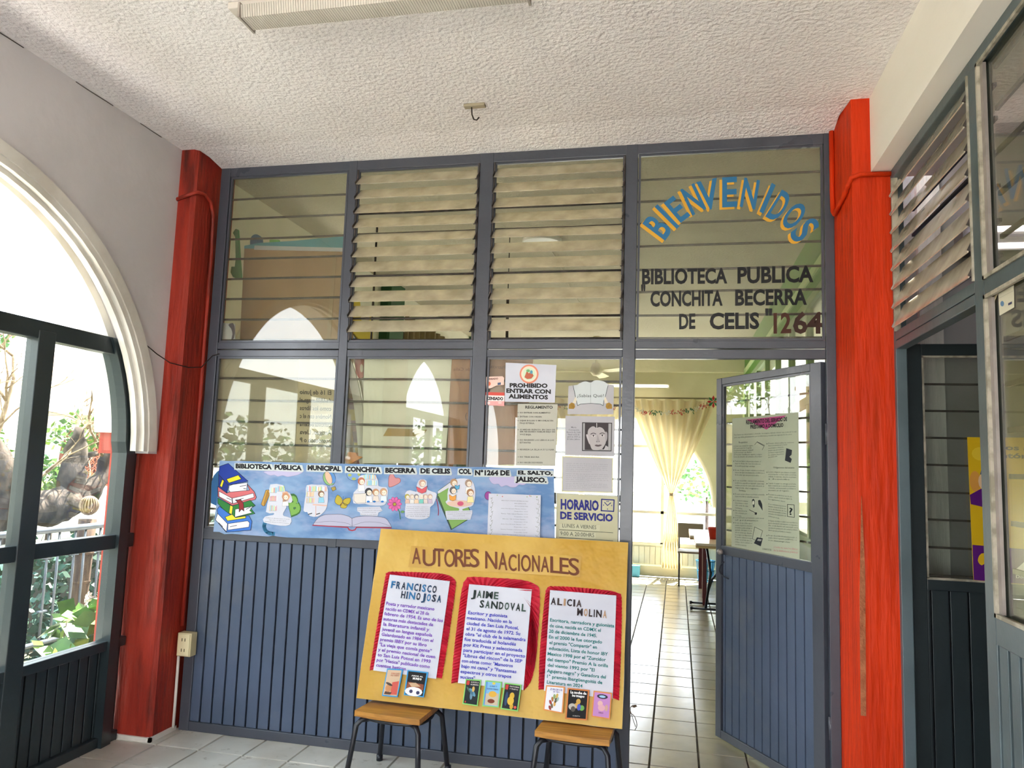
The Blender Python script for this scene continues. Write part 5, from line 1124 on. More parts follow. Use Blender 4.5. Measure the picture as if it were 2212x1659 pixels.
# ------------------------------------------------------------------ poster on the open door
qd = [(1582, 904), (1725, 890.6), (1727.5, 1208.5), (1580.5, 1180)]
DS2 = Surf(H0+DN*0.004, DN)
mb = MB(); mb.prism([DS2.at(*p, 0) for p in wavy(qd, 8, .6)], DN*0.0012, M_DPOST); DP = mb.build('poster', label='pale green lending rules poster taped to the open door glass', cat='poster')
def e1(x, y): return (1560+x/4.88, 880+y/4.88)
DK = flat('#23282a')
def f(mb):
    DS2.poly(mb, [e1(255, 130), e1(680, 85), e1(470, 235)], '#b04a7e', 0.0018)
pr(DP, f, 'triangle', 'pink triangle behind the heading')
def f(mb):
    O = 0.0022
    text(DS2, mb, 'REGLAMENTO DEL SERVICIO DE', e1(258, 178), e1(690, 142), 8.2, INKB, 0.03, 0.0036); text(DS2, mb, 'PRÉSTAMO A DOMICILIO', e1(303, 225), e1(650, 205), 8.0, INKB, 0.03, 0.0036)
    G3 = flat('#4a504a')
    def ln(t_, x0, y0, x1, y1, h=3.1, m=G3): text(DS2, mb, t_, e1(x0, y0), e1(x1, y1), h, m, 0.0, O, 1)
    ln('Para hacer uso del préstamo a domicilio, los usuarios deberán obtener una credencial, la cual', 130, 297, 785, 262); ln('será expedida gratuitamente por la biblioteca, y tendrá una vigencia de dos años.', 130, 325, 740, 290)
    ln('Requisitos', 180, 378, 270, 374, 3.8, DK)
    for i, t_ in enumerate(('a) Llenar una solicitud de registro', 'b) Proporcionar dos fotografías', 'credencial tamaño infantil', 'c) Presentar un fiador')): ln(t_, 125, 415+23*i, 330-15*(i % 2), 410+23*i)
    for i, t_ in enumerate(('d) Presentar identificación vigente y compro-', 'bantes de domicilio del solicitante y de su fiador')): ln(t_, 125, 505+23*i, 425, 502+23*i)
    B_ = [(140, 565, 410, ('Puede ser fiador toda persona solvente, el', 'mayor de 18 años. En el caso de los niños uno', 'de sus padres puede fungir como fiador')), (140, 660, 450, ('En caso de que el usuario extravíe su credencial,', 'deberá dar aviso inmediatamente a la biblioteca, a', 'fin de evitar que otra persona la utilice')), (140, 770, 445, ('En caso de pérdida o deterioro de la credencial,', 'la biblioteca expedirá un duplicado o para canje', 'mediante, por una sola ocasión, dentro del periodo de', 'vigencia del registro')), (140, 912, 450, ('El usuario puede obtener en préstamo a domicilio', 'hasta tres libros simultáneamente')), (140, 980, 275, ('La duración máxima', 'del préstamo a domi-', 'cilio será de una', 'semana')), (140, 1085, 265, ('Este material no ha', 'sido solicitado por', 'otra persona y el plazo')), (140, 1160, 445, ('de su devolución oportunamente, puede renovar', 'el préstamo')), (140, 1215, 320, ('En caso de que el libro que el', 'usuario requiera se encuentre', 'prestado, podrá solicitar el', 'apartado, del mismo y le de-', 'jará en cuenta que, devuelto,', 'lo ponga a su disposición.', 'El usuario deberá recoger', 'el libro en la fecha que se le', 'indique, de lo contrario se', 'cancelará su apartado'))]
    for x0, y0, x1, T in B_:
        DS2.poly(mb, [e1(x0-18, y0-4), e1(x0-8, y0+2), e1(x0-18, y0+8)], DK, O)
        for i, t_ in enumerate(T): ln(t_, x0, y0+8+25*i, x1-(60 if i == len(T)-1 else 0), y0+13+26*i+(3 if y0 > 700 else 0))
    ln('Servicio', 180, 882, 252, 890, 3.8, DK)
    C_ = [(490, 382, 760, ('El usuario deberá verificar las condiciones', 'físicas de los materiales que ha obtenido')), (490, 432, 655, ('en préstamo a domicilio,', 'puesto que al recibirlos', 'se hace responsable', 'de cualquier desperfecto', 'que pudieran sufrir')), (490, 682, 785, ('La única obligación que adquiere el usuario', 'es la de devolver, en buen estado y en la fecha', 'señalada, los materiales obtenidos en préstamo', 'a domicilio')), (490, 802, 780, ('Cuando el usuario no entregue en la fecha', 'fijada el material que se extendió en préstamo', 'a domicilio, será amonestado y el retraso se', 'anotará en el registro')), (490, 918, 740, ('El usuario no podrá hacer uso de este', 'servicio, cuando incurra en alguno de', 'los siguientes casos:')), (490, 1020, 678, ('Si se retrasa tres veces', 'durante el periodo de un año', 'en la devolución de los', 'materiales prestados, se hará', 'acreedor a la suspensión del', 'servicio por un año')), (490, 1195, 800, ('Si después de haber recibido tres recordatorios', 'para la devolución del material, no responde a', 'ellos, en tal situación será sancionado con la', 'cancelación permanente del servicio y el fiador', 'deberá responder por los libros no devueltos')), (490, 1350, 790, ('En caso de pérdida del material prestado, el', 'usuario deberá reponerlo a la biblioteca, o en', 'su caso, deberá entregar su fiador'))]
    for x0, y0, x1, T in C_:
        if y0 not in (432, 1020, 1195): DS2.poly(mb, [e1(x0-18, y0-4), e1(x0-8, y0+2), e1(x0-18, y0+8)], DK, O)
        sl = 0 if y0 < 500 else 8 if y0 < 900 else 25
        for i, t_ in enumerate(T): ln(t_, x0, y0+5+(24+sl*.05)*i, x1-(70 if i == len(T)-1 else 0), y0+5+(24+sl*.05)*i+(-12 if y0 < 440 else sl))
    ln('Obligaciones del usuario', 540, 642, 765, 645, 4.0, DK); ln('¡Cuida tu casa los libros', 545, 1480, 800, 1505, 4.2, flat('#b8707a')); ln('de la biblioteca pública!', 545, 1515, 800, 1540, 4.2, flat('#b8707a')); ln('CONACULTA', 425, 1500, 522, 1512, 3.8, DK)
pr(DP, f, 'lettering')
def f(mb):
    O = 0.0022
    DS2.poly(mb, [e1(x, y) for x, y in ((680, 430), (740, 450), (735, 500), (712, 520), (738, 545), (725, 585), (665, 560), (672, 500))], '#23262c', O)
    DS2.line(mb, [e1(692, 1022), e1(762, 1028), e1(765, 1160), e1(692, 1150)], 1.0, DK, O, True); text(DS2, mb, '?', e1(710, 1130), e1(746, 1134), 15, DK, 0.02, O)
    DS2.poly(mb, [e1(370, 1370), e1(432, 1380), e1(410, 1465), e1(338, 1432)], '#22262c', O); DS2.line(mb, [e1(345, 1260), e1(430, 1300), e1(395, 1420), e1(322, 1385)], 0.7, DK, O, True); DS2.poly(mb, [e1(382, 1385), e1(422, 1392), e1(412, 1412), e1(372, 1405)], '#9a9c94', O+.0003)
    DS2.poly(mb, [e1(x, y) for x, y in ((318, 975), (335, 963), (345, 980), (345, 1050), (332, 1058), (318, 1000))], '#3c4044', O); DS2.poly(mb, [e1(x, y) for x, y in oval(332, 1005, 10, 22, 10)], '#c4c8b4', O+.0003)
    DS2.poly(mb, [e1(x, y) for x, y in ((382, 980), (405, 975), (425, 1020), (430, 1090), (405, 1050), (385, 1020))], '#2c3034', O); DS2.line(mb, [e1(290, 1080), e1(330, 1100), e1(370, 1120)], 1, DK, O); DS2.poly(mb, [e1(350, 1105), e1(372, 1110), e1(365, 1135), e1(345, 1128)], '#2c3034', O)
    DS2.line(mb, [e1(345, 395), e1(372, 362), e1(450, 400), e1(425, 450)], .6, DK, O); DS2.line(mb, [e1(372, 365), e1(440, 405)], 1.4, flat('#5a5f5a'), O)
pr(DP, f, 'drawing')

# ------------------------------------------------------------------ things standing or hanging behind the library windows
def px2(surf, p): return surf.at(*p)
BK = Surf((0, 0.30, 0), (0, -1, 0)); BK2 = Surf((0, 0.046, 0), (0, -1, 0))
mb = MB(); mb.prism([BK.at(*p) for p in ((528, 532), (760, 541), (760, 1010), (505, 1008))], (0, 0.02, 0), M_CARD); mb.box((-2.66, 0.30, 0), (-1.93, 0.32, 1.55), M_CARD); CB = mb.build('cardboard_panel', label='large brown cardboard panel standing behind the leftmost panes', cat='panel')
mb = MB(); mb.prism([BK.at(*p, 0.003) for p in ((551, 531), (745, 536), (745, 544), (550, 540))], (0, -0.004, 0), M_PAPER); mb.build('white_edging', CB)
mb = MB(); mb.prism([BK.at(*p, 0.002) for p in ((528, 531), (560, 525), (640, 520), (700, 514), (745, 510), (748, 541), (640, 538), (528, 537))], (0, 0.015, 0), flat('#5ba0b4')); mb.build('blue_paper_top', CB)
mb = MB(); mb.prism([BK.at(*p, 0.002) for p in ((720, 545), (728, 545), (712, 770), (703, 770))], (0, -0.002, 0), flat('#a58a68', 0.4)); mb.build('tape', CB)
LF = Surf((0, 0.285, 0), (0, -1, 0))
def foam(surf, pts, col, label, parent=None, kind='foam_letter'):
    mb = MB(); mb.prism([surf.at(*p) for p in pts], (0, 0.015, 0), flat(col)); return mb.build(kind, parent, label=label, cat='decoration', group='cut-out foam letters on the library wall')
foam(LF, [(503, 503), (509, 494), (514, 496), (518, 560), (521, 600), (511, 602), (503, 598), (498, 588), (500, 576), (507, 576), (509, 560), (508, 512)], '#5ca464', 'green foam letter J beside the cardboard panel')
LG = Surf((0, 0.321, 0), (0, -1, 0))
foam(LG, smooth([(540, 548), (540, 532), (541, 515), (548, 507), (557, 507), (565, 515), (566, 532), (566, 548)], 3), '#2f5c8c', 'blue rounded foam letter rising above the cardboard panel')
foam(LG, [(582, 518), (602, 518), (607, 532), (607, 548), (584, 548)], '#6cae58', 'small green foam letter top above the cardboard panel')
mb = MB(); mb.prism([BK2.at(*p) for p in ((478, 697), (508, 700), (508, 738), (478, 738))], (0, 0.004, 0), M_PAPER); cc = mb.build('plastic_sleeve', label='clear sleeve with a dark crescent at the corner of the leftmost pane', cat='sleeve')
mb = MB(); mb.prism([BK2.at(*p, 0.003) for p in smooth([(494, 702), (504, 698), (508, 712), (506, 730), (500, 736), (503, 722), (500, 710)], 2)], (0, -0.001, 0), flat('#3c3850')); mb.build('crescent', cc)
# grey kraft sheet with writing seen from behind
q = [(645, 772), (728, 772), (716, 1010), (637, 1010)]
mb = MB(); mb.prism([BK2.at(*p) for p in wavy(q, 6, 1)], (0, 0.003, 0), M_KRAFT2); s = mb.build('kraft_sheet', label='pale brown sheet with handwriting showing through, behind leftmost lower pane', cat='sheet')
def f(mb):
    for i, t_ in enumerate(('El 16 de Junio', 'de 1973 surge el', 'como los libros', 'Nombre con el c', 'Conchita Becerra', 'Antiguo. Lleva', 'Intendencia o P')):
        y = 851+i*17.3; text(BK2, mb, t_, (648, y), (716, y+2), 9.5, flat('#302820'), 0.02, 0.002, 2, mirror=True)
pr(s, f, 'handwriting')
mb = MB(); mb.prism([BK2.at(*p) for p in wavy([(470, 772), (645, 772), (637, 1010), (462, 1010)], 6, 1)], (0, 0.003, 0), mat('taupe_card', '#b0a696', '#a69b8a', 2, 0.9)); mb.build('backing_card', label='taupe card covering most of the leftmost lower pane', cat='card')
q = [(787, 774), (976, 776), (962, 1001), (783, 1001)]
mb = MB(); mb.prism([BK2.at(*p) for p in wavy(q, 6, 1.2)], (0, 0.004, 0), M_SHEET); s = mb.build('paper_sheet', label='large white sheet hung behind the second lower pane', cat='sheet')
mb = MB(); mb.prism([BK2.at(*p, 0.002) for p in ((838, 925), (923, 928), (912, 943), (828, 942))], (0, -0.001, 0), flat('#a58c5c')); mb.build('tape', s)
BK3 = Surf((0, 0.048, 0), (0, -1, 0))
mb = MB(); mb.prism([BK3.at(*p) for p in wavy([(974, 774), (1152, 774), (1128, 1004), (966, 1003)], 6, 1.2)], (0, 0.004, 0), M_KRAFT); s = mb.build('kraft_sheet', label='reddish brown kraft sheet spanning the post behind second and third lower panes', cat='sheet')
def f(mb):
    text(BK3, mb, 'de Celis', (980, 801), (1016, 801), 7, flat('#6a3c2c'), 0, 0.002, 2, mirror=True); text(BK3, mb, 'Patricia', (1060, 795), (1092, 798), 8, flat('#5c3426'), 0, 0.002, 2, mirror=True)
    BK3.line(mb, smooth([(1008, 892), (1006, 900), (1008, 908)], 3, False), 1.4, flat('#1c1414'), 0.002)
pr(s, f, 'handwriting')
for i, t_ in enumerate(((1066, 1072), (1082, 1090), (1100, 1108), (1118, 1124))):
    pass
# curtain-like folds of a patterned cloth and silver strip beside the white sheet
BK4 = Surf((0, 0.060, 0), (0, -1, 0))
mb = MB(); mb.prism([BK4.at(*p) for p in smooth([(752, 770), (766, 800), (778, 850), (784, 900), (782, 960), (786, 1000), (776, 1000), (770, 930), (762, 860), (750, 810)], 3)], (0, 0.01, 0), flat('#b8b6b0', 0.4)); mb.build('silver_ribbon', label='silver ribbon hanging left of the large white sheet', cat='ribbon')
mb = MB(); mb.prism([BK4.at(*p, 0.01) for p in ((768, 772), (788, 772), (786, 815), (778, 820), (770, 806))], (0, 0.008, 0), flat('#8c3a38', 0.6)); s = mb.build('red_ornament', label='dark red ornament with pale oval at the top left of the white sheet', cat='decoration')
mb = MB(); mb.prism([BK4.at(*p, 0.012) for p in oval(783, 796, 3.5, 9, 12)], (0, -0.001, 0), flat('#b0a89a')); mb.build('oval', s)
mb = MB()
cols_ = ['#6c4a58', '#a08a38', '#7c5a5c', '#5c4458', '#8c7a3c', '#6a3c48']
for k in range(6):
    x = 752+k*3.4; y = 860+k*24; mb.prism([BK4.at(*p, -0.016) for p in ((x-4, y), (x+9, y), (x+12, y+24), (x, y+24))], (0, 0.01, 0), flat(cols_[k]))
tag(mb.build('patterned_ribbon'), 'maroon and mustard patterned ribbon beside the silver one', 'ribbon')
mb = MB(); mb.prism([BK2.at(*p) for p in ((745, 992), (752, 976), (768, 978), (772, 985), (783, 987), (760, 1000), (748, 1004))], (0, 0.05, 0), flat('#d8863c', 0.5)); mb.build('orange_box', label='small orange folded box just above the mural, behind the glass', cat='box')

# ------------------------------------------------------------------ library furniture
def round_lamp(x, y, z, r, label):
    o = empty('ceiling_lamp', (x, y, z), label, 'lamp', 'round white ceiling lamps of the library')
    mb = MB(); mb.lathe([(0, 0), (r, 0), (r, -0.035), (r*0.9, -0.04), (r*0.88, -0.036)], (x, y, z), flat('#e6e4dc', 0.5), 32); mb.build('rim', o)
    mb = MB(); mb.lathe([(r*0.88, -0.036), (0, -0.037)], (x, y, z), flat('#d8d6cc', 0.4), 32); mb.build('diffuser', o)
round_lamp(-1.02, 1.66, HC-0.005, 0.15, 'round white ceiling lamp nearest the partition, behind open louvres')
round_lamp(-1.00, 4.98, HC-0.005, 0.15, 'second round ceiling lamp, deeper in the library, low in the louvres')
p = (-0.75, 6.6); round_lamp(p[0], p[1], HC-0.005, 0.19, 'farthest round ceiling lamp, beside the ceiling fan')
mb = MB(); pts = []
for k in range(25):
    t = k/24; pts.append((-1.01+0.02*math.sin(t*9)+0.01*t, 1.8+3.0*t, HC-0.006-0.015*abs(math.sin(t*6)))); 
mb.tube(pts, 0.006, flat('#b8b09a'), 5); tag(mb.build('cable'), 'pale cable running along the ceiling between the round lamps', 'cable')
# ceiling fan
FN = empty('ceiling_fan', (-1.05, 6.0, HC), 'cream ceiling fan seen above the drawn open book sheet', 'fan')
mb = MB(); mb.lathe([(0, 0), (0.05, 0), (0.05, -0.03), (0.014, -0.06), (0.014, -0.34), (0.05, -0.36), (0.075, -0.42), (0.075, -0.48), (0.04, -0.52), (0, -0.52)], (-1.05, 6.0, HC), flat('#c8c0a4', 0.5), 24); mb.build('motor', FN)
for a in (205, 325, 85):
    c, s_ = math.cos(math.radians(a)), math.sin(math.radians(a)); mb = MB()
    def Bp(r_, w_, z): return (-1.05+c*r_-s_*w_, 6.0+s_*r_+c*w_, HC-0.47+z)
    mb.prism([Bp(0.16, -0.05, 0.01), Bp(0.60, -0.07, 0.015), Bp(0.64, 0, 0), Bp(0.60, 0.07, -0.015), Bp(0.16, 0.05, -0.01)], (0, 0, 0.006), flat('#e6dfc4', 0.5)); b_ = mb.build('blade', FN)
    mb = MB(); mb.bar(Bp(0.06, 0, 0), Bp(0.22, 0, 0.004), 0.035, 0.006, flat('#b8b094', 0.4)); mb.build('bracket', b_)
# tube lamp hung at the back
tl = empty('tube_lamp', (-0.75, 7.15, 2.72), 'lit white tube lamp high on the library back wall', 'lamp')
MB().box((-1.35, 7.17, 2.70), (-0.12, 7.36, 2.74), flat('#e0dcd0')).build('housing', tl); mb = MB(); mb.tube([(-1.33, 7.155, 2.71), (-0.14, 7.155, 2.71)], 0.016, emis('lamp_tube', '#fff4dc', 3.0), 10); mb.build('tube', tl)
# curtains
def curtain(name, x0, x1, xt, ztop, zt, zb, xb0, xb1, y, label, folds=7, m=M_CURT, tie=True):
    mb = MB(); nu, nv = 90, 46; V = []; F = []; r_ = random.Random(int(x0*100)); ph = r_.uniform(0, 6)
    for j in range(nv+1):
        t = j/nv; z = ztop+(zb-ztop)*t
        if z > zt:
            q_ = (ztop-z)/(ztop-zt); e = q_**1.15; a0 = x0+(xt-0.022-x0)*e; a1 = x1+(xt+0.022-x1)*e; amp = 0.05*(1-q_)+0.022
        else:
            q_ = (zt-z)/(zt-zb); e = min(1, q_*1.2)**0.7; a0 = xt-0.022+(xb0-xt+0.022)*e; a1 = xt+0.022+(xb1-xt-0.022)*e; amp = 0.02+0.02*q_
        for i in range(nu+1):
            u = i/nu; V.append((a0+(a1-a0)*u, y+amp*math.sin(2*math.pi*folds*u+ph+0.6*math.sin(5*u+3*t))-0.02*math.sin(math.pi*u), z+(0.012*math.sin(2*math.pi*folds*u) if j == 0 else 0)))
    for j in range(nv):
        for i in range(nu): a = j*(nu+1)+i; F.append((a, a+1, a+nu+2, a+nu+1))
    mb.add(V, F, m, True); o = mb.build(name, label=label, cat='curtain', fixn=False)
    if tie:
        mb = MB(); mb.lathe([(0.03, -0.02), (0.036, 0), (0.03, 0.02)], (xt, y, zt), flat('#d8c4b4'), 14); mb.build('tie', o)
    return o
curtain('curtain', -0.68, 0.53, -0.075, 2.52, 1.17, 0.14, -0.20, 0.075, 7.22, 'cream sheer curtain tied in the middle, seen through the doorway')
curtain('curtain', -1.95, -0.72, -1.35, 2.52, 1.17, 0.14, -1.48, -1.22, 7.22, 'cream sheer tied curtain behind the sheets taped to the glass')
mb = MB(); mb.tube([(-2.3, 7.20, 2.545), (0.56, 7.20, 2.545)], 0.012, flat('#8c8468'), 8); tag(mb.build('curtain_rod'), 'thin rod carrying the sheer curtains on the back wall', 'rod')
# garland
G0 = Surf((0, 7.06, 0), (0, -1, 0)); GL = empty('garland', G0.at(1450, 888), 'red, green and silver tinsel garland strung across the sheer curtain', 'garland')
gp = smooth([(1200, 878), (1235, 880), (1300, 884), (1345, 876), (1372, 883), (1395, 891), (1420, 891), (1450, 892), (1480, 889), (1505, 883), (1525, 876), (1542, 865)], 5, False)
mb = MB(); mb.tube([G0.at(*p) for p in gp], 0.004, flat('#c8c8b8'), 4); mb.build('string', GL)
r_ = random.Random(5)
for i in range(0, len(gp)-2, 2):
    col = ['#b8383c', '#2f6b48', '#d4d4c8'][(i//4) % 3]; mb = MB()
    c0 = G0.at(*gp[i])
    for k in range(16):
        p = c0+Vector((r_.uniform(-.05, .05), r_.uniform(-.02, .02), r_.uniform(-.02, .02))); d = Vector((r_.uniform(-.02, .02), r_.uniform(-.02, .02), r_.uniform(-.035, .03))); mb.add([p, p+d, p+d+Vector((.012, 0, .003)), p+Vector((.008, 0, 0))], [(0, 1, 2, 3)], flat(col, 0.4))
    o = mb.build('tinsel', GL, kind='stuff', fixn=False)
mb = MB(); c0 = G0.at(1541, 868)
for k in range(8):
    a = k*math.pi/4; mb.prism([c0, c0+Vector((.06*math.cos(a-.3), 0, .06*math.sin(a-.3))), c0+Vector((.09*math.cos(a), -.01, .09*math.sin(a))), c0+Vector((.06*math.cos(a+.3), 0, .06*math.sin(a+.3)))], (0, .004, 0), flat('#2f6b48' if k % 2 else '#b02830'))
mb.build('bow', GL)
# tables by the door
def table(x0, x1, y0, y1, z, label, legs, top='#d8c8ac', legm='#5a1f22', apron=True):
    t = empty('table', ((x0+x1)/2, (y0+y1)/2, 0), label, 'table')
    MB().box((x0, y0, z-0.025), (x1, y1, z), flat(top, 0.25, 0.6)).build('tabletop', t, bevel=.004)
    MB().box((x0, y0, z-0.05), (x1, y1, z-0.026), flat('#b89a6c', 0.5)).build('edge_band', t)
    for (x, y) in legs: MB().box((x-0.022, y-0.022, 0), (x+0.022, y+0.022, z-0.05), flat(legm, 0.4)).build('leg', t)
    return t
table(0.20, 0.88, 4.35, 5.3, 0.765, 'library table with white top and dark red legs behind the door leaf', [(0.35, 6.0), (0.83, 5.2), (0.83, 4.45)][1:]+[(0.32, 5.2)])
table(0.16, 0.88, 5.55, 6.6, 0.745, 'farther library table with white top and dark red legs', [(0.31, 6.45), (0.33, 5.7), (0.84, 6.45), (0.84, 5.7)])
# folding chair legs
FC = empty('folding_chair', (0.4, 4.7, 0), 'dark metal folding chair or table base with two floor bars beside the red legs', 'chair')
for y in (4.83, 5.2):
    mb = MB(); mb.tube([(0.17, y, 0.022), (0.62, y, 0.022)], 0.012, M_TUBE, 8); b_ = mb.build('floor_bar', FC)
    mb = MB(); mb.tube([(0.155, y, 0.022), (0.18, y, 0.022)], 0.019, M_TUBE, 10); mb.build('end_cap', b_)
mb = MB(); mb.tube([(0.32, 4.83, 0.03), (0.37, 4.86, 0.40), (0.33, 4.88, 0.68)], 0.014, M_TUBE, 8); mb.build('leg', FC)
mb = MB(); mb.tube([(0.32, 5.2, 0.03), (0.40, 5.16, 0.30), (0.50, 5.14, 0.42)], 0.014, M_TUBE, 8); mb.build('leg', FC)
MB().box((0.50, 4.84, 0.42), (0.66, 5.16, 0.44), flat('#22304c', 0.5)).build('seat', FC)
# red pot, box, basket, bin
mb = MB(); mb.lathe([(0, 0), (0.042, 0), (0.058, 0.11), (0.062, 0.11), (0.062, 0.13), (0.055, 0.13), (0.04, 0.02), (0, 0.02)], (0.405, 4.95, 0.765), flat('#c0382c', 0.4), 20); tag(mb.build('cup'), 'red plastic cup standing on the nearer library table', 'cup')
mb = MB()
for i in range(18):
    a = 2*math.pi*i/18; mb.bar((0.40+0.10*math.cos(a), 7.13+0.10*math.sin(a), 0.0), (0.40+0.125*math.cos(a), 7.13+0.125*math.sin(a), 0.29), 0.018, 0.004, flat('#3c8cb8', 0.4), (math.cos(a), math.sin(a), 0))
BKT = mb.build('waste_basket', label='blue slatted plastic waste basket under the farther table', cat='basket')
mb = MB()
for z, r in ((0.005, 0.10), (0.15, 0.113), (0.28, 0.128)): mb.tube([(0.40+r*math.cos(a*math.pi/10), 7.13+r*math.sin(a*math.pi/10), z) for a in range(20)], 0.008, flat('#3580ac', 0.4), 6, closed=True)
mb.lathe([(0, 0.002), (0.1, 0.002)], (0.40, 7.13, 0), flat('#2c6c94', 0.5), 18); mb.build('hoops', BKT)
MB().box((-0.62, 7.15, 0), (-0.50, 7.30, 0.155), flat('#5aa4c4', 0.5)).build('box', label='light blue box on the floor at the foot of the back wall', cat='box', bevel=.006)
CH = empty('chair', (0.18, 6.9, 0), 'chair with brown backrest in front of the far window', 'chair')
MB().box((0.02, 6.88, 0.60), (0.36, 6.90, 0.80), flat('#8c8070', 0.6)).build('backrest', CH, bevel=.01)
MB().box((0.02, 6.50, 0.43), (0.36, 6.88, 0.455), flat('#8c8070', 0.6)).build('seat', CH, bevel=.008)
for x in (0.04, 0.34):
    mb = MB(); mb.tube([(x, 6.895, 0.0), (x, 6.895, 0.78)], 0.011, M_TUBE, 8); mb.build('leg', CH)
    mb = MB(); mb.tube([(x, 6.53, 0.0), (x, 6.53, 0.43)], 0.011, M_TUBE, 8); mb.build('leg', CH)
# brown curtain on the left library wall and yellow figure
mb = MB(); V = []; F = []
for j in range(12):
    for i in range(61):
        u = i/60; V.append((-2.70+0.03*math.sin(2*math.pi*11*u), 3.25+1.9*u, 2.98-1.9*j/11))
for j in range(11):
    for i in range(60): a = j*61+i; F.append((a, a+1, a+62, a+61))
mb.add(V, F, mat('brown_curtain', '#8c7a58', '#7c6a4a', 6, 0.9), True); mb.build('curtain', label='brown pleated curtain on the left library wall beyond the green pier', cat='curtain', fixn=False)
LW = Surf((-2.765, 0, 0), (1, 0, 0))
mb = MB(); mb.prism([(-2.77, y, z) for y, z in smooth([(2.16, 2.92), (2.28, 2.90), (2.32, 2.75), (2.5, 2.72), (2.55, 2.86), (2.6, 2.62), (2.45, 2.56), (2.2, 2.60), (2.14, 2.75)], 3)], (0.012, 0, 0), flat('#d0b83a')); mb.build('foam_letter', label='yellow curved foam shape on the library wall, seen through louvres', cat='decoration', group='cut-out foam letters on the library wall')
mb = MB(); mb.prism([(-2.77, y, z) for y, z in ((2.05, 2.40), (2.3, 2.40), (2.3, 2.56), (2.05, 2.56))], (0.012, 0, 0), flat('#2c6cb0')); mb.build('foam_letter', label='blue foam block low in the second window louvres', cat='decoration', group='cut-out foam letters on the library wall')
mb = MB(); mb.tube([(-2.17, 1.2, 3.21), (-2.17, 1.2, 1.9)], 0.008, M_BAR, 8); tag(mb.build('hanging_pole'), 'thin dark pole seen through the second window louvres', 'pole')
mb = MB(); mb.tube([(-1.235, 1.5, 2.74), (-1.225, 1.5, 2.0)], 0.011, M_BAR, 8); mb.tube([(-1.235, 1.5, 2.74), (-1.235, 1.5, HC)], 0.004, M_BAR, 6); tag(mb.build('hanging_pole'), 'thin dark pole seen through the third window louvres', 'pole')

# ------------------------------------------------------------------ office: poster, lamp, stickers
OS = Surf((0, -0.158, 0), (0, -1, 0))
mb = MB(); mb.prism([(1.256, -0.157, 1.075), (1.80, -0.157, 1.06), (1.80, -0.157, 1.70), (1.250, -0.157, 1.692)], (0, 0.003, 0), flat('#dcb41c', 0.4)); OP = mb.build('poster', label='yellow and purple poster on the office door glass', cat='poster')
def f(mb):
    def D(pts, c_, k=0): mb.poly([(x, -0.1575-0.0003*k, z) for x, z in pts], flat(c_, 0.4))
    D([(1.257, 1.076), (1.80, 1.062), (1.80, 1.205), (1.256, 1.225)], '#5a1c78', 1)
    D(smooth([(1.275, 1.16), (1.29, 1.19), (1.33, 1.19), (1.345, 1.16), (1.33, 1.145), (1.315, 1.16), (1.29, 1.14)], 3), '#e0b828', 2)
    D([(1.252, 1.44), (1.30, 1.47), (1.345, 1.465), (1.335, 1.42), (1.30, 1.39), (1.255, 1.40)], '#5a1c78', 2)
    D(oval(1.275, 1.50, 0.022, 0.045, 14), '#d89a48', 2); D(oval(1.315, 1.50, 0.028, 0.04, 14), '#e8c4a0', 3); D([(1.295, 1.53), (1.34, 1.53), (1.34, 1.55), (1.30, 1.55)], '#3c4a8c', 4)
    D(oval(1.30, 1.62, 0.035, 0.03, 14), '#e8c83a', 1); D(oval(1.33, 1.30, 0.03, 0.03, 14), '#e8c83a', 1)
    D([(1.48, 1.24), (1.80, 1.23), (1.80, 1.40), (1.48, 1.41)], '#c8a010', 1); D([(1.48, 1.245), (1.80, 1.215), (1.80, 1.255), (1.48, 1.28)], '#3a3428', 2); D(oval(1.50, 1.345, 0.02, 0.022, 14), '#e8e4dc', 2); D(oval(1.497, 1.355, 0.007, 0.009, 8), '#1c1c1c', 3)
    D([(1.42, 1.13), (1.455, 1.165), (1.47, 1.15), (1.50, 1.155), (1.47, 1.135), (1.49, 1.12), (1.44, 1.12)], '#e8e4ec', 2)
pr(OP, f)
def f(mb):
    def W(t_, x0, x1, z, h, c_, b=.03):
        vs, fs = glyphs(t_, b, 2); a = min(v[0] for v in vs); e = max(v[0] for v in vs); mb.add([(x0+(v[0]-a)/(e-a)*(x1-x0), -0.1600, z+v[1]/0.7*h) for v in vs], fs, flat(c_))
    W('Todos somos', 1.30, 1.62, 1.64, 0.022, '#3c3420'); W('montón en M', 1.30, 1.62, 1.605, 0.022, '#3c3420'); W('BIO', 1.30, 1.33, 1.435, 0.014, '#f0f0f0'); W('Portero', 1.585, 1.70, 1.345, 0.018, '#2c2414'); W('Nuevo', 1.60, 1.66, 1.27, 0.01, '#5c4c14', 0); W('Donador', 1.42, 1.50, 1.095, 0.012, '#e0dce4', 0)
pr(OP, f, 'lettering')
lo = empty('tube_lamp', (1.85, 0.12, 2.66), 'twin lit tube lamp in the office behind the upper glazing', 'lamp')
MB().box((1.34, 0.08, 2.60), (2.56, 0.20, 2.72), flat('#707070')).build('housing', lo)
for z in (2.618, 2.70):
    mb = MB(); mb.tube([(1.38, 0.065, z), (2.52, 0.065, z)], 0.014, emis('office_tube', '#fff0fa', 2.2), 10); mb.build('tube', lo)
RS = Surf((0.948, 0, 0), (-1, 0, 0))
mb = MB(); mb.prism([RS.at(*p) for p in ((2157, 634), (2190, 616), (2191, 664), (2160, 682))], (-0.001, 0, 0), flat('#d8d2bc')); s = mb.build('sticker', label='pale census sticker on the upper corner of the near glass', cat='sticker')
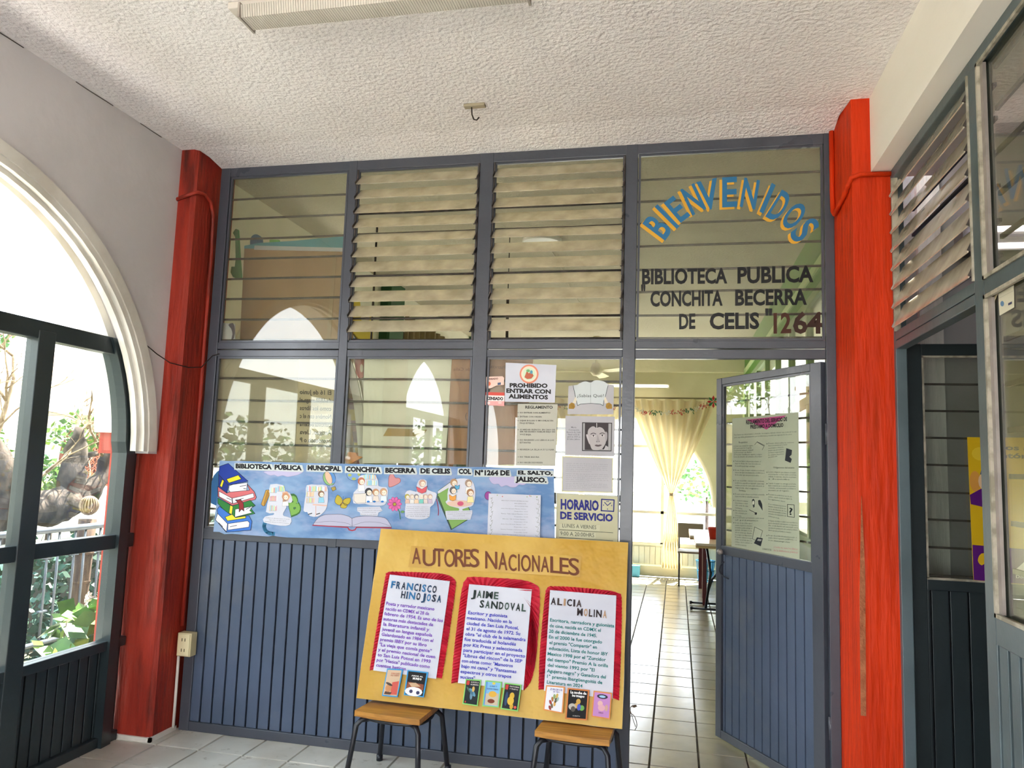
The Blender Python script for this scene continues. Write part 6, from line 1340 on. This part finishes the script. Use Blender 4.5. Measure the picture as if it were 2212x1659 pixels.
def f(mb): RS.poly(mb, oval(2166, 656, 4, 6, 12), '#6a8cb0', 0.0014); RS.poly(mb, [(2179, 655), (2187, 651), (2187, 656), (2179, 660)], '#4a4a6c', 0.0014); RS.line(mb, [(2158, 645), (2190, 628)], .5, flat('#a8a490'), 0.0014)
pr(s, f)
mb = MB(); mb.prism([RS.at(*p) for p in ((2137, 646), (2156, 634), (2150, 648), (2144, 668), (2138, 671))], (-0.001, 0, 0), flat('#cfc09c')); mb.build('sticker', label='torn remnant of a sticker beside the pale census sticker', cat='sticker')

# ================================================================== outdoors
gnd = MB(); n_ = 40
for i in range(n_):
    pass
MB().box((-60, -30, -0.45), (-3.08, 50, -0.30), M_SOIL).build('ground', kind='structure')
MB().box((-4.2, -12, -0.30), (-3.08, 14, -0.02), mat('outdoor_bounce_concrete', '#dad4ca', '#cec8be', 3, 0.9)).build('path', kind='structure')  # out of view, coloured pale to bounce sunlight up to the ceiling
MB().box((-60, 14, -0.45), (60, 60, -0.30), M_SOIL).build('ground_back', kind='structure')
# fence
FE_ = empty('fence', (-4.6, 2.0, 0), 'grey iron picket fence with tube rails outside the arch window', 'fence')
for z, r in ((0.90, 0.024), (0.08, 0.018)):
    mb = MB(); mb.tube([(-4.6, -4.0, z-(0.02 if z > .5 else 0)), (-4.6, 6.5, z+(0.03 if z > .5 else 0))], r, M_IRON, 8); mb.build('rail', FE_)
pk1 = MB(); pk1.tube([(-4.6, 0, 0.08), (-4.6, 0, 0.90)], 0.009, M_IRON, 6); pk1 = pk1.build('picket', FE_, origin=(-4.6, 0, 0.08)); z0_ = wloc(pk1)
yy = -3.9; pk1.location = Vector((-4.6, yy, 0.08))-wloc(FE_); k = 0
while yy < 6.3:
    k += 1; yy += 0.10 if k % 2 else 0.16; inst(pk1, 'picket', FE_, (-4.6, yy, 0.08))
    if k % 2 == 0:
        for z in (0.31, 0.70): MB().box((-4.615, yy-0.035, z-0.006), (-4.585, yy+0.035, z+0.006), M_IRON).build('collar', FE_)
# bamboo-like weathered post with iron finial
mb = MB(); P_ = [(-4.73, 1.50, -0.3), (-4.73, 1.53, 0.3), (-4.73, 1.56, 0.95)]; mb.tube(P_, [0.075, 0.072, 0.068], M_BAMB, 10)
po = mb.build('garden_post', label='weathered wooden post with iron ball finial behind the fence', cat='post')
for z in (0.22, 0.45, 0.68):
    mb = MB(); mb.lathe([(0.074, -0.012), (0.08, 0), (0.074, 0.012)], (-4.73, 1.52+z*0.04, z), M_BAMB, 12); mb.build('ring', po)
mb = MB()
for k in range(10):
    a = math.pi*k/10; mb.tube([(-4.73+0.07*math.cos(a)*math.sin(t), 1.56+0.07*math.sin(a)*math.sin(t), 1.06+0.075*math.cos(t)) for t in [math.pi*2*j/16 for j in range(16)]], 0.006, M_BRANCH, 5, closed=True)
mb.build('finial', po)
# foliage helpers
def leaf_cloud(mb, c, rad, n, size, mats, r_, drop=0.0):
    for _ in range(n):
        while True:
            p = Vector((r_.uniform(-1, 1), r_.uniform(-1, 1), r_.uniform(-1, 1)))
            if 0.25 < p.length <= 1: break
        q_ = Vector((c[0]+p.x*rad[0], c[1]+p.y*rad[1], c[2]+p.z*rad[2]))
        d = Vector((r_.uniform(-1, 1), r_.uniform(-1, 1), r_.uniform(-0.8, 0.5))).normalized(); s_ = size*r_.uniform(0.6, 1.3); e = d.orthogonal().normalized(); e = (Matrix.Rotation(r_.uniform(0, 6.28), 3, d) @ e)
        mb.add([q_, q_+d*s_*0.45+e*s_*0.34, q_+d*s_, q_+d*s_*0.45-e*s_*0.34], [(0, 1, 2, 3)], r_.choice(mats))
def bush(name, blobs, size, mats, seed, label, cat='bush', group=None, stem=None):
    r_ = random.Random(seed); b0 = blobs[0][0]; o = empty(name, (b0[0], b0[1], -0.3), label, cat, group)
    mb = MB()
    for c, rad, n in blobs: leaf_cloud(mb, c, rad, n, size, mats, r_)
    mb.build('foliage', o, kind='stuff', fixn=False)
    if stem:
        mb = MB()
        for st in stem: mb.tube(st[0], st[1], M_BARK, 6, r2=st[1]*0.5)
        mb.build('stem', o)
    return o
# ivy hedge behind the fence
ro = random.Random(21)
bush('hedge', [((-5.12, -3.2+i*0.75, 0.25), (0.30, 0.55, 0.62), 620) for i in range(13)], 0.085, M_LEAFS[2:], 3, 'dense ivy hedge of dark teal leaves behind the iron fence', 'hedge', stem=[([(-5.3, y, -0.3), (-5.3, y+0.1, 0.7)], 0.03) for y in (-2, 0, 1.2, 2.6, 4)])
MB().box((-5.80, -4, -0.3), (-5.62, 6.5, 0.66), mat('ivy_shade_wall', '#3a3a34', '#2c2e2a', 5, 0.95)).build('garden_wall', kind='structure')  # dark wall colour stands in for the shade behind the ivy
# gnarled tree with bare branches
GT = empty('tree', (-6.2, 2.6, -0.3), 'gnarled dark tree trunk with pale bare branches beyond the fence', 'tree')
mb = MB(); rt_ = random.Random(11)
def knot(path, rads, m, mb):
    P = []; Rr = []
    for (a, b, ra, rb) in zip(path[:-1], path[1:], rads[:-1], rads[1:]):
        for k in range(5):
            t = k/5; p = Vector(a)*(1-t)+Vector(b)*t; P.append(p+Vector((rt_.uniform(-.02, .02), rt_.uniform(-.025, .025), 0))); Rr.append((ra*(1-t)+rb*t)*rt_.uniform(0.8, 1.25))
    P.append(Vector(path[-1])); Rr.append(rads[-1]); mb.tube(P, Rr, m, 9)
knot([(-6.2, 1.9, -0.3), (-6.2, 2.1, 0.55), (-6.2, 2.25, 1.05), (-6.25, 2.0, 1.5), (-6.3, 1.7, 1.9)], [0.3, 0.24, 0.2, 0.13, 0.06], M_BARK, mb)
knot([(-6.2, 2.25, 0.95), (-6.2, 2.6, 0.90), (-6.15, 2.9, 0.98), (-6.2, 2.95, 1.35), (-6.2, 3.0, 1.75)], [0.17, 0.16, 0.15, 0.13, 0.05], M_BARK, mb)
knot([(-6.2, 2.95, 1.3), (-6.2, 3.10, 1.42), (-6.2, 3.25, 1.5)], [0.08, 0.05, 0.02], M_BARK, mb)
knot([(-6.15, 2.9, 0.92), (-6.2, 3.2, 1.05), (-6.2, 3.4, 1.30), (-6.2, 3.45, 1.8)], [0.12, 0.10, 0.07, 0.03], M_BARK, mb)
mb.build('trunk', GT)
mb = MB()
def twig(p, d, L, r, depth):
    pts = [p]; q_ = Vector(p); dd = Vector(d).normalized()
    for k in range(4):
        dd = (dd+Vector((rt_.uniform(-.25, .25), rt_.uniform(-.25, .25), rt_.uniform(-.15, .25)))).normalized(); q_ = q_+dd*L/4; pts.append(q_.copy())
    mb.tube(pts, r, M_BRANCH, 5, r2=r*0.4)
    if depth:
        for k in range(rt_.choice((3, 4))):
            i = rt_.randint(1, 4); twig(pts[i], dd+Vector((rt_.uniform(-.9, .9), rt_.uniform(-.9, .9), rt_.uniform(-.6, .8))), L*rt_.uniform(.45, .7), r*0.5, depth-1)
for st, d, L, r in (((-6.25, 2.0, 1.5), (0, .5, .9), 0.9, .030), ((-6.3, 1.7, 1.8), (0, .3, 1), 0.9, .028), ((-6.2, 2.35, 1.1), (0, .9, .7), 1.1, .024), ((-6.2, 2.9, 1.5), (0, .2, 1), .8, .022), ((-6.2, 3.4, 1.4), (0, -.5, .8), .9, .020), ((-6.2, 3.0, 1.1), (0, 1, .5), .9, .018), ((-6.2, 2.2, 1.2), (.2, -.6, .6), 1, .024), ((-6.2, 3.3, 1.2), (.1, .6, .9), .9, .02)): twig(st, d, L, r, 3)
tag(mb.build('branches', GT, fixn=False), None, kind='stuff')
LB = M_LEAFS[:2]
bush('bush', [((-7.2, 2.4, 1.55), (.5, .55, .5), 700), ((-7.2, 3.0, 1.1), (.5, .4, .4), 400)], 0.10, LB, 31, 'bright green leafy bush behind the bare branches at the frame edge', stem=[([(-7.2, 2.5, -.3), (-7.2, 2.5, 1.3)], .05)])
bush('bush', [((-8.2, 4.65, 1.15), (.45, .35, .28), 420), ((-8.2, 5.2, 1.75), (.4, .35, .3), 300)], 0.10, LB, 32, 'small bright green bush between trunk and orange jamb', stem=[([(-8.2, 4.8, -.3), (-8.2, 4.9, 1.3)], .05)])
bush('tree', [((-9.5, 4.5, 3.1), (.7, .5, .35), 260)], 0.13, LB, 33, 'sparse green tree top against the sky', 'tree', stem=[([(-9.5, 4.5, -.3), (-9.5, 4.5, 3.0)], .07)])
bush('tree', [((-7.6, -1.0, 2.1), (1.2, 1.3, .9), 1500), ((-7.8, 0.8, 1.9), (.9, .9, .9), 900)], 0.13, LB, 34, 'broad leafy tree beyond the fence, mirrored in the library glass', 'tree', stem=[([(-7.6, -.6, -.3), (-7.6, -.4, 1.6)], .12)])
bush('tree', [((-7.4, -3.6, 1.9), (1.0, 1.2, .9), 1000)], 0.13, LB, 35, 'round leafy tree farther along the fence', 'tree', stem=[([(-7.4, -3.6, -.3), (-7.4, -3.6, 1.4)], .1)])
bush('tree', [((-7.0, -7.2, 1.0), (1.2, 1.5, 1.25), 1300), ((-6.2, -9.2, 0.9), (1.2, 1.3, 1.1), 1000)], 0.15, M_LEAFS[1:3], 36, 'leafy tree by the fence, mirrored low in the leftmost panes', 'tree', stem=[([(-7.0, -7.2, -.3), (-7.0, -7.2, 1.0)], .1)])
bush('tree', [((-7.4, -12.2, 1.0), (1.4, 1.9, 1.3), 1300), ((-5.6, -12.4, 1.1), (1.0, 1.4, 1.4), 1000)], 0.16, M_LEAFS[1:3], 37, 'farther leafy trees mirrored between the post reflections', 'tree', stem=[([(-7.4, -12.2, -.3), (-7.4, -12.2, 1.0)], .1)])
# begonia-like plant with white flower by the window
PLT = bush('flowering_plant', [((-3.62, .30, .36), (.14, .22, .16), 60), ((-3.66, .42, .42), (.10, .14, .12), 34)], 0.15, LB, 41, 'large-leaved plant with white blossom outside the lowest pane', 'plant', stem=[([(-3.62, .35, -.02), (-3.62, .35, .35)], .012), ([(-3.6, .12, 0), (-3.6, .18, .48)], .006)])
mb = MB()
for k in range(9):
    c0 = Vector((-3.68+random.uniform(-.02, .02), .45+random.uniform(-.04, .04), .56+random.uniform(-.03, .03))); a = random.uniform(0, 3)
    for j in range(5): mb.poly([c0, c0+Vector((.004, .022*math.cos(a+j*1.256-.4), .022*math.sin(a+j*1.256-.4))), c0+Vector((.008, .03*math.cos(a+j*1.256), .03*math.sin(a+j*1.256))), c0+Vector((.004, .022*math.cos(a+j*1.256+.4), .022*math.sin(a+j*1.256+.4)))], flat('#f2e6ea'))
mb.build('blossom', PLT, fixn=False)
# houses
def house(name, x0, x1, y0, y1, h, m, label, extra=None):
    o = empty(name, ((x0+x1)/2, (y0+y1)/2, -0.3), label, 'building'); MB().box((x0, y0, -.3), (x1, y1, h), m).build('wall', o)
    MB().box((x0-.1, y0-.1, h), (x1+.15, y1+.1, h+.12), m).build('roof_edge', o); return o
HH = house('house', -22, -14, 9.0, 24, 2.95, M_HOUSE, 'pale two level house seen through the arched window')
MB().box((-18, 14, 2.95), (-15.5, 18.5, 5.1), M_HOUSE).build('upper_floor', HH); MB().box((-13.99, 10.0, 2.35), (-13.5, 14.5, 2.45), M_HOUSE).build('ledge', HH)
mb = MB(); A = [(12.0+0.95*math.cos(math.pi*i/14), 1.35+0.95*math.sin(math.pi*i/14)) for i in range(15)]; mb.prism([(-13.99, y, z) for y, z in A+[(11.05, 0.7), (12.95, 0.7)]], (0.06, 0, 0), flat('#6a3c30')); LT = mb.build('lattice_backing', HH)
mb = MB()
for i in range(12):
    for j in range(12):
        y, z = 11.1+i*0.16+(0.08 if j % 2 else 0), 0.75+j*0.14
        if (y-12)**2/0.85+(max(z-1.35, 0))**2/0.85 < 0.9: mb.tube([(-13.9, y+0.065*math.cos(a), z+0.065*math.sin(a)) for a in [k*math.pi/4 for k in range(8)]], 0.018, M_TERRA, 4, closed=True)
mb.build('terracotta_lattice', HH, kind='stuff')
mb = MB(); mb.lathe([(0, 0), (.45, 0), (.45, .7), (.3, .85), (0, .9)], (-15.6, 12.4, 3.07), flat('#cfa890'), 16); mb.build('water_tank', HH)
H2 = house('house', -26, -20, -4, 7, 4.2, M_TAN, 'tan house with blue sky behind, mirrored in the open door glass'); MB().box((-24, 1, 4.2), (-21, 5, 6.2), M_TAN).build('upper_floor', H2)
MB().box((-19.98, 2, 2.2), (-19.9, 3.2, 3.4), flat('#4a4440')).build('window_opening', H2)
house('house', -30, -20, -22, -8, 3.6, M_HOUSE, 'white house beyond the trees farther along the street')
# low wall and greenery outside the library back window
MB().box((-4, 12.5, -.3), (4, 12.7, .7), M_HOUSE).build('garden_wall', kind='structure')
bush('bush', [((0.6, 12.0, 1.3), (.9, .5, .5), 500)], 0.12, LB, 51, 'pale sunlit bush outside the library back window', stem=[([(.6, 12, -.3), (.6, 12, 1)], .05)])
# small dry plant poking round the door post
TS = Surf((0, 0.07, 0), (0, -1, 0)); mb = MB()
for p in ([(1358, 1600), (1361, 1560), (1362, 1528)], [(1362, 1540), (1371, 1548), (1376, 1566), (1371, 1578)], [(1362, 1536), (1368, 1556), (1373, 1570)], [(1361, 1530), (1366, 1524), (1375, 1523)]): mb.tube([TS.at(*q_) for q_ in smooth(p, 4, False)], 0.0018, flat('#5c4a36'), 5)
mb.prism([TS.at(*p) for p in ((1364, 1527), (1372, 1522), (1377, 1526), (1370, 1529))], (0, 0.002, 0), flat('#6a5440'))
tag(mb.build('dry_twig'), 'dry twig poking out behind the door post near the floor', 'twig')
